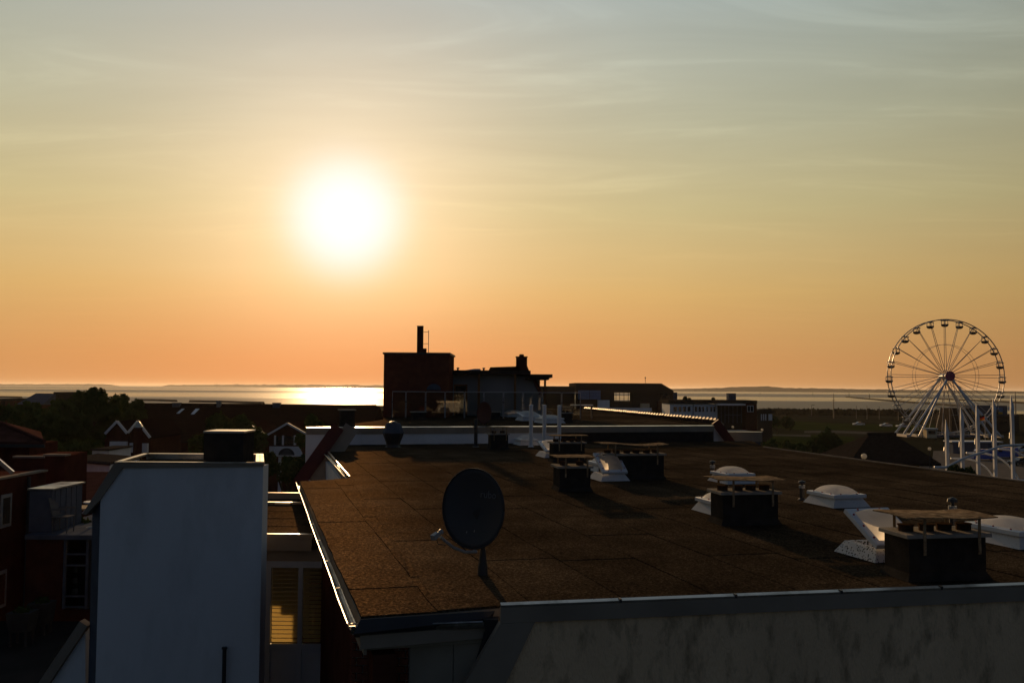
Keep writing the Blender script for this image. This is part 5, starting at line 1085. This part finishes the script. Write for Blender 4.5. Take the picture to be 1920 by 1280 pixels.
tree('roof_shrub', 'small dark shrub on the roof edge beside the hall', [(1285, 748, 4.5, 0), (1293, 749, 3.5, 0)], yW + 3, D(1285, 751, yW).z, .22, 1.0, 'leaf_dark', 'shrub')
tree('roof_shrub', 'single tiny dark shrub on the low building roof', [(1337, 748, 3, 0)], yW + 3, D(1337, 751, yW).z, .2, 1.0, 'leaf_dark', 'shrub')
pv = T('beach_pavilion', 'small dark pavilion with white panels right of the low building', 'building', (D(1434, 780, 236).x, 238, 0))
a = D(1419, 768, 236); b = D(1452, 773, 236); MB().prism([D(1418, 772.5, 236), D(1422, 767.5, 236), D(1444, 767.5, 236), D(1454, 773, 236)], (0, 8, 0)).build('roof', 'dark_clad', pv); MB().box(a.x + .3, 236.5, 0, b.x - .4, 243, b.z).build('wall', 'dark_clad', pv)
for x in (1427, 1431, 1435, 1441): a = D(x, 776, 236.3); b = D(x + (2 if x < 1440 else 7), 788, 236.3); MB().box(a.x, 236.35, b.z, b.x, 236.49, a.z).build('panel', 'white_paint', pv)

# ------------------------------------------------------------------ ferris wheel
yF = 268.0
hub = D(1773, 705, yF); RW = 16.7
fw_ = T('ferris_wheel', 'tall white ferris wheel standing by the harbour', 'ferris wheel', (hub.x, yF, 0))
NG = 24; A0_ = R(0.0)
HD = 1.25
for sy in (-HD, HD):
    MB().tube([(hub.x + RW * math.cos(2 * math.pi * i / 72), yF + sy, hub.z + RW * math.sin(2 * math.pi * i / 72)) for i in range(73)], .15, 6).build('rim', 'wheel_steel', fw_)
    MB().tube([(hub.x + (RW * .56) * math.cos(2 * math.pi * i / 60), yF + sy * .8, hub.z + (RW * .56) * math.sin(2 * math.pi * i / 60)) for i in range(61)], .05, 5).build('inner_ring', 'wheel_steel', fw_)
gt = None
for i in range(NG):
    a = 2 * math.pi * i / NG + A0_ + math.pi / 2
    cr = Vector((hub.x + RW * math.cos(a), yF, hub.z + RW * math.sin(a)))
    MB().cyl(cr - Vector((0, HD, 0)), cr + Vector((0, HD, 0)), .07, n=5).build('cross_bar', 'wheel_steel', fw_)
    for sy in (-HD, HD):
        for da in (-.035, .035):
            p = Vector((hub.x + RW * math.cos(a + da * .75), yF + sy, hub.z + RW * math.sin(a + da * .75))); q = Vector((hub.x + 1.0 * math.cos(a + da * 6), yF + sy * .9, hub.z + 1.0 * math.sin(a + da * 6)))
            if (sy < 0) == (da > 0): MB().cyl(q, p, .085, .075, n=5).build('spoke', 'wheel_steel', fw_)
    if gt is None:
        gc = cr; gt = MB().lathe([(.35, -2.15), (.8, -2.0), (1.05, -1.65), (1.1, -1.35), (1.02, -1.35)], cr, 14).build('gondola', 'gondola', fw_)
        m_ = MB().lathe([(1.15, -.35), (1.12, -.25), (.5, -.02), (.1, .02)], cr, 14); m_.build('gondola_roof', 'gondola', gt)
        pm = MB()
        for k in range(6): pm.cyl(cr + Vector((.98 * math.cos(k * math.pi / 3), .98 * math.sin(k * math.pi / 3), -1.36)), cr + Vector((.98 * math.cos(k * math.pi / 3), .98 * math.sin(k * math.pi / 3), -.34)), .05, n=5)
        pm.build('gondola_posts', 'white_steel', gt, kind='stuff')
    else:
        c = gt.copy(); COL.objects.link(c); c.parent = fw_; c.location = cr - gc
        for chd in list(gt.children): d = chd.copy(); COL.objects.link(d); d.parent = c
MB().cyl(hub - Vector((0, 2.6, 0)), hub + Vector((0, 2.6, 0)), .8, n=18).build('axle', 'wheel_steel', fw_)
hd = MB().cyl(hub - Vector((0, 2.9, 0)), hub - Vector((0, 2.61, 0)), 1.42, n=28).build('hub_disc', 'magenta', fw_, label='dark magenta round hub disc')
for sx in (-1, 1):
    for sy, fy in ((-2.3, -5.2), (2.3, 5.2)):
        for fx, off_ in ((13.2, 0), (10.4, .5)):
            MB().cyl(hub + Vector((sx * off_, sy, -.2)), (hub.x + sx * fx, yF + fy, .3), .26, .32, n=8).build('leg', 'white_steel', fw_)
    MB().bar((hub.x + sx * 13.6, yF - 5.3, .35), (hub.x + sx * 13.6, yF + 5.3, .35), .8, .7).build('foot_beam', 'wheel_steel', fw_)
    MB().bar((hub.x + sx * 9.9, yF - 5.3, .35), (hub.x + sx * 9.9, yF + 5.3, .35), .6, .7).build('foot_beam', 'wheel_steel', fw_)
for sx in (-3.1, 2.8): MB().cyl((hub.x + sx * .35, yF - 2.2, hub.z - 1), (hub.x + sx, yF - 3.4, .4), .09, n=5).build('brace_cable', 'wheel_steel', fw_)
MB().box(hub.x - 8.5, yF - 4.6, .02, hub.x + 8.5, yF + 4.6, .55).build('platform', 'slate', fw_)
for i in range(9): X = hub.x - 8.3 + i * 2.07; MB().cyl((X, yF - 4.55, .55), (X, yF - 4.55, 1.55), .05, n=5).build('platform_post', 'white_steel', fw_)
MB().cyl((hub.x - 8.4, yF - 4.55, 1.5), (hub.x + 8.4, yF - 4.55, 1.5), .05, n=5).build('platform_rail', 'white_steel', fw_)
tk = T('ticket_booth', 'small pale ticket booth at the left foot of the ferris wheel', 'booth', (hub.x - 8.6, yF - 8, 0))
MB().box(hub.x - 10, yF - 9.2, 0, hub.x - 7.2, yF - 6.8, 2.5).build('body', 'straw', tk); MB().box(hub.x - 10.3, yF - 9.5, 2.501, hub.x - 6.9, yF - 6.5, 2.75).build('roof', 'white_paint', tk); MB().box(hub.x - 9.6, yF - 9.24, 1.1, hub.x - 7.6, yF - 9.201, 2.1).build('window', 'dark_window', tk)

hb2 = T('harbour_building', 'dark blocky harbour building behind the right side of the wheel', 'building', (D(1845, 800, 300).x, 305, 0))
def hbx(x0, x1, y0, y1, m, nm, y=300., th=8.): a = D(x0, y0, y); b = D(x1, y1, y); return MB().box(a.x, y, b.z, b.x, y + th, a.z).build(nm, m, hb2)
a = D(1784, 766, 300); b = D(1910, 766, 300); MB().box(a.x, 300, 0, b.x, 312, D(1840, 777, 300).z).build('wall', 'dark_clad', hb2)
hbx(1784, 1822, 765, 777, 'dark_clad', 'upper_block', 301); hbx(1832, 1889, 760, 777, 'slate', 'upper_block', 300.5); hbx(1824, 1831, 770, 776, 'yellow', 'sign_panel', 299.7, .2); hbx(1872, 1880, 772, 776, 'yellow', 'sign_panel', 299.7, .2); hbx(1867, 1880, 764, 772, 'blue_panel', 'sign_panel', 299.8, .2); hbx(1891, 1896, 762, 769, 'white_paint', 'sign_panel', 299.7, .3)
hbx(1784, 1908, 777.3, 779.5, 'slate', 'cornice', 299.6, .38)
for i in range(9): hbx(1790 + i * 13, 1798 + i * 13, 783, 792, 'dark_window', 'window', 299.9, .09)
for px, y0, lb, y in ((1563.5, 737, 'thick dark mast standing left of the ferris wheel', 430), (1606, 760, 'short thin mast second left of the wheel', 430), (1626, 760, 'thin mast just left of the wheel rim', 420), (1649, 762, 'thin mast under the left rim gondolas', 420), (1685, 757, 'thin mast behind the left wheel legs', 410), (1905, 733, 'tall dark mast at right behind the last white pylon', 330), (1872, 746, 'thin mast right of the fourth white pylon', 350), (1522, 759, 'short lamp mast on the shore meadow', 470)):
    p = D(px, 800, y); t = T('boat_mast', lb, 'mast', (p.x, y, 0), 'masts along the harbour'); zt5 = D(px, y0, y).z
    MB().cyl((p.x, y, 0), (p.x, y, zt5), .30 if 'thick' in lb or 'tall' in lb else .16, .10, n=6).build('pole', 'dark_metal', t)
    if px != 1522: MB().cyl((p.x - .9, y, zt5 * .72), (p.x + .9, y, zt5 * .72), .06, n=5).build('spreader', 'dark_metal', t)
    else: MB().cyl((p.x, y, zt5), (p.x + 1.6, y, zt5 + .1), .12, n=5).build('lamp_arm', 'dark_metal', t)

# ------------------------------------------------------------------ right foreground beyond the roof: thatched house, pylons, arches, vehicles
th = T('thatched_house', 'house with big dark hipped roof just beyond the flat roof edge', 'house', (D(1665, 870, 128).x, 130, 0))
zE = D(1665, 866, 126).z; x0 = D(1582, 866, 126).x; x1 = D(1752, 866, 126).x; k0 = D(1630, 814, 131); k1 = D(1676, 815.5, 131)
MB().add([(x0, 124, zE), (x1, 124, zE), (x1, 138, zE), (x0, 138, zE), (k0.x, 131, k0.z), (k1.x, 131, k0.z), (x0, 124, zE - .35), (x1, 124, zE - .35), (x1, 138, zE - .35), (x0, 138, zE - .35)], [(0, 1, 5, 4), (1, 2, 5), (2, 3, 4, 5), (3, 0, 4), (0, 6, 7, 1), (1, 7, 8, 2), (2, 8, 9, 3), (3, 9, 6, 0), (6, 9, 8, 7)]).build('roof', 'thatch', th)
MB().cyl((k0.x - .3, 131, k0.z), (k1.x + .3, 131, k0.z), .28, n=8).build('ridge_cap', 'thatch', th)
MB().box(x0 + .8, 125, 0, x1 - .8, 137, zE - .36).build('wall', 'brick_dark', th); a = D(1725, 870, 124.8); b = D(1746, 870, 124.8); MB().box(a.x, 124.7, 0, b.x, 124.99, zE - .38).build('white_bay', 'white_paint', th)
for px in (1640, 1660, 1680, 1700): a = D(px, 872, 124.9); MB().box(a.x, 124.9, zE - 1.9, a.x + .9, 124.99, zE - .6).build('window', 'dark_window', th)
def globe_lamp(px, py, rpx, y, label):
    c = D(px, py, y); r = rpx * y / F; t = T('globe_lamp', label, 'lamp', (c.x, y, 0), 'globe street lamps')
    MB().lathe([(r * math.sin(math.pi * i / 10) + .001, -r * math.cos(math.pi * i / 10)) for i in range(11)], c, 16).build('globe', 'globe', t, smooth=True)
    MB().cyl((c.x, y, 0), (c.x, y, c.z - r * .98), r * .22, n=8).build('pole', 'dark_metal', t); MB().lathe([(r * .25, -r * 1.25), (r * .5, -r * .95), (r * .4, -r * .85)], c, 10).build('collar', 'grey_plastic', t)
globe_lamp(1620, 855, 5.2, 70, 'largest white globe lamp before the dark hipped roof')
globe_lamp(1374, 800, 2.3, 130, 'small globe lamp beside the pantile verge')
globe_lamp(1429, 805.5, 2.3, 128, 'small globe lamp at the end of the low wing')
globe_lamp(1743, 841, 3.0, 120, 'globe lamp right of the hipped roof')
tree('shore_bush', 'round dark bush tree left of the hipped roof', [(1552, 826, 20, 0), (1535, 838, 20, 1), (1572, 842, 20, 0), (1550, 855, 24, 0)], 150, 0, .32, 1.0, 'leaf_dark', 'tree')
tree('shore_bush', 'low wide green bush by the flat roof corner', [(1448, 838, 14, 0), (1475, 842, 15, 2), (1503, 846, 15, 0)], 140, 0, .3, 1.0, 'leaf', 'bush')
tree('shore_bush', 'small dark bush under the leftmost white pylon', [(1788, 880, 10, 0), (1800, 886, 11, 0), (1818, 887, 10, 0)], 88, 0, .2, 1.0, 'leaf_dark', 'bush')
tree('shore_bush', 'dark bush on the meadow behind the path', [(1452, 790, 10, 0), (1478, 794, 12, 0), (1440, 796, 9, 0)], 270, 0, .5, 1.0, 'leaf_dark', 'bush')
yP = 95.0
order = ('leftmost', 'second', 'middle', 'fourth', 'rightmost')
for i, (px, pt) in enumerate(((1776, 786), (1804.5, 763), (1834, 756), (1865.5, 746), (1899, 740))):
    y = yP; p = D(px, 850, y); zt6 = D(px, pt, y).z; t = T('white_pylon', order[i] + ' of the five white pointed pylons from the left', 'pylon', (p.x, y, 0), 'white pylons by the plaza')
    w_ = .15
    MB().loft([[(p.x - w_, y - w_, z), (p.x + w_, y - w_, z), (p.x + w_, y + w_, z), (p.x - w_, y + w_, z)] for z in (0, zt6 - 1.2)] + [[(p.x - w_ * .8, y - w_ * .3, zt6), (p.x - w_ * .2, y - w_ * .3, zt6 - .25), (p.x - w_ * .2, y + w_ * .3, zt6 - .25), (p.x - w_ * .8, y + w_ * .3, zt6)]]).build('shaft', 'white_steel', t)
    a = D(px - 6, 850 - i * 5, y - .8); MB().cyl(a, (p.x - .1, y - .1, min(zt6 - 1.2, a.z + 5)), .025, n=5).build('tie_rod', 'wheel_steel', t)
    b = a.lerp(Vector((p.x - .1, y - .1, min(zt6 - 1.2, a.z + 5))), .12); c = a.lerp(Vector((p.x - .1, y - .1, min(zt6 - 1.2, a.z + 5))), .28); MB().cyl(b, c, .07, n=6).build('turnbuckle', 'zinc', t)
ar = T('tube_arch_canopy', 'white curved tube arches crossing behind the pylons', 'canopy frame', (D(1850, 870, yP).x, yP - 1, 0))
def arch(pts, y, r, ground=True):
    q = [D(px, py, y) for px, py in pts]; q2 = []
    for i in range(len(q) - 1):
        p0, p1, p2, p3 = q[max(i - 1, 0)], q[i], q[i + 1], q[min(i + 2, len(q) - 1)]
        for s in range(5):
            t_ = s / 5; q2.append(.5 * ((2 * p1) + (p2 - p0) * t_ + (2 * p0 - 5 * p1 + 4 * p2 - p3) * t_ ** 2 + (3 * p1 - p0 - 3 * p2 + p3) * t_ ** 3))
    q2.append(q[-1])
    if ground: q2.append(q[-1] + (q[-1] - q2[-2]).normalized() * 2.5)
    MB().tube(q2, r, 8).build('arch_tube', 'white_steel', ar, smooth=True)
arch([(1752, 875.5), (1774, 875.5), (1790, 867.5), (1810, 858), (1836, 850), (1863, 841), (1884, 835.5), (1945, 833)], yP - 1.6, .13, False)
arch([(1783, 859.5), (1814, 860.5), (1830, 865), (1845.6, 874), (1856, 885), (1864, 897)], yP + 1.2, .11)
arch([(1812, 849), (1845.6, 850), (1867, 855.5), (1883, 865), (1896, 878), (1905, 890), (1911, 901)], yP + 1.6, .11)
arch([(1872, 841), (1895, 844), (1912, 850), (1935, 868), (1950, 890)], yP + 2.0, .11)
arch([(1815, 891), (1862, 896.5), (1945, 902)], yP - 2.2, .10, False)
for px, py in ((1757, 875.5), (1830, 891), (1900, 898)): p = D(px, py, yP - 1.9); MB().cyl((p.x, yP - 1.9, 0), p, .1, n=8).build('support', 'white_steel', ar)

def car(loc, ang, m, label, van=False, blen=4.3):
    M = frame(loc, ang); t = T('parked_van' if van else 'parked_car', label, 'van' if van else 'car', loc, 'vehicles parked beyond the roof')
    L2, W = blen / 2, .88
    H = 2.1 if van else 1.42
    def sec(x, pts): return [(x, y, z) for y, z in pts]
    def ring(x, zb, zt, w): return [(x, -w, zb), (x, -w, zt * .8 + zb * .2), (x, -w * .88, zt), (x, w * .88, zt), (x, w, zt * .8 + zb * .2), (x, w, zb)]
    MB(M).loft([ring(-L2, .35, .72, W * .86), ring(-L2 + .25, .28, .86, W), ring(-.6, .26, .92, W), ring(L2 - .6, .26, .90, W), ring(L2 - .1, .28, .84, W * .95), ring(L2, .38, .70, W * .82)]).build('body', m, t)
    if van: cab = [ring(-L2 + .55, .9, 1.2, W * .93), ring(-L2 + 1.1, .91, H, W * .9), ring(L2 - .15, .905, H, W * .93), ring(L2 - .04, .9, H - .3, W * .93)]
    else: cab = [ring(-L2 + 1.15, .88, .96, W * .9), ring(-L2 + 1.9, .90, H, W * .74), ring(L2 - 1.3, .90, H - .02, W * .76), ring(L2 - .35, .87, .95, W * .88)]
    cb_ = MB(M).loft(cab).build('cabin', m if van else 'car_glass', t)
    if not van: MB(M).box(-L2 + 1.9, -W * .66, H + .001, L2 - 1.3, W * .66, H + .03).build('roof', m, t)
    else: MB(M).box(-L2 + .75, -W * .93, 1.25, -L2 + 1.9, W * .93, H - .35).build('cab_window', 'car_glass', t)
    for x in (-L2 + .8, L2 - .8):
        for s in (-1, 1):
            w_ = MB(M).cyl((x, s * (W - .18), .32), (x, s * (W + .015), .32), .32, n=14).build('wheel', 'rubber', t); MB(M).cyl((x, s * (W + .016), .32), (x, s * (W + .03), .32), .2, n=10).build('rim', 'zinc', w_)
    for s in (-.6, .6): MB(M).box(-L2 - .015, s - .14, .62, -L2 + .05, s + .14, .74).build('headlight', 'white_paint', t)
def gcar(px, py, ang, m, label, **k): p = P(px, py, .012); car(p, ang, m, label, **k)
gcar(1610, 797.5, .1, 'car_white', 'small white car on the shore meadow left of the wheel')
gcar(1661, 800, .05, 'car_white', 'white car at the left rim of the ferris wheel'); gcar(1692, 801.5, .0, 'car_white', 'pale car just behind the left wheel feet', van=False)
gcar(1882, 858, .1, 'car_blue', 'bright blue van behind the fourth white pylon', van=True, blen=5.4)
gcar(1845, 862, .05, 'car_blue', 'blue van behind the middle white pylon', van=True, blen=5.0)
gcar(1912, 872, .3, 'car_dark', 'dark car at the right edge of the plaza'); gcar(1915, 848, .2, 'car_white', 'white car behind the rightmost white pylon')
gcar(1448, 848, 2.8, 'car_dark', 'dark car with glinting roof by the flat roof corner')
sb_ = T('market_stall', 'long pale flat roofed stall behind the middle pylons', 'stall', (*P(1835, 850, .01)[:2], 0)); p = P(1835, 850, .01)
MB().box(p.x - 5.5, p.y, .01, p.x + 4.5, p.y + 3, 2.4).build('body', 'slate', sb_); MB().box(p.x - 6, p.y - .6, 2.401, p.x + 5, p.y + 3.4, 2.65).build('roof', 'white_steel', sb_)
fp = D(1847, 800, 250); fl_ = T('flag_pole', 'flagpole with black red gold flag before the harbour building', 'flag', (fp.x, 250, 0)); ft = D(1847, 778, 250)
MB().cyl((fp.x, 250, 0), (fp.x, 250, ft.z + .3), .06, n=6).build('pole', 'white_paint', fl_)
for i, m in enumerate(('flag_black', 'flag_red', 'flag_gold')):
    vs = []; fs = []
    for k in range(7):
        x = -1.35 * k / 6; dy = .12 * math.sin(k * 1.3); dz_ = -.06 * k
        for s in (0, .43): vs.append((fp.x - .06 + x, 250 + dy, ft.z + dz_ - i * .43 - s))
    for k in range(6): fs.append((2 * k, 2 * k + 2, 2 * k + 3, 2 * k + 1))
    mb = MB().add(vs, fs); mb.add([(a[0], a[1] + .02, a[2]) for a in vs], fs); mb.build('flag_stripe', m, fl_)

# ------------------------------------------------------------------ evening haze over land and sea
hz = MB().box(-23000, -400, -2.0, 23000, 29500, 60).build('haze', 'stone', kind='stuff')
hm = bpy.data.materials.new('haze'); hm.use_nodes = True; t = hm.node_tree; t.nodes.remove(t.nodes['Principled BSDF'])
pv_ = N(t, 'ShaderNodeVolumePrincipled'); pv_.inputs['Color'].default_value = (0.95, 0.90, 0.85, 1); pv_.inputs['Density'].default_value = 3.2e-5; pv_.inputs['Anisotropy'].default_value = 0.45
t.links.new(pv_.outputs[0], t.nodes['Material Output'].inputs['Volume']); hz.data.materials.clear(); hz.data.materials.append(hm)
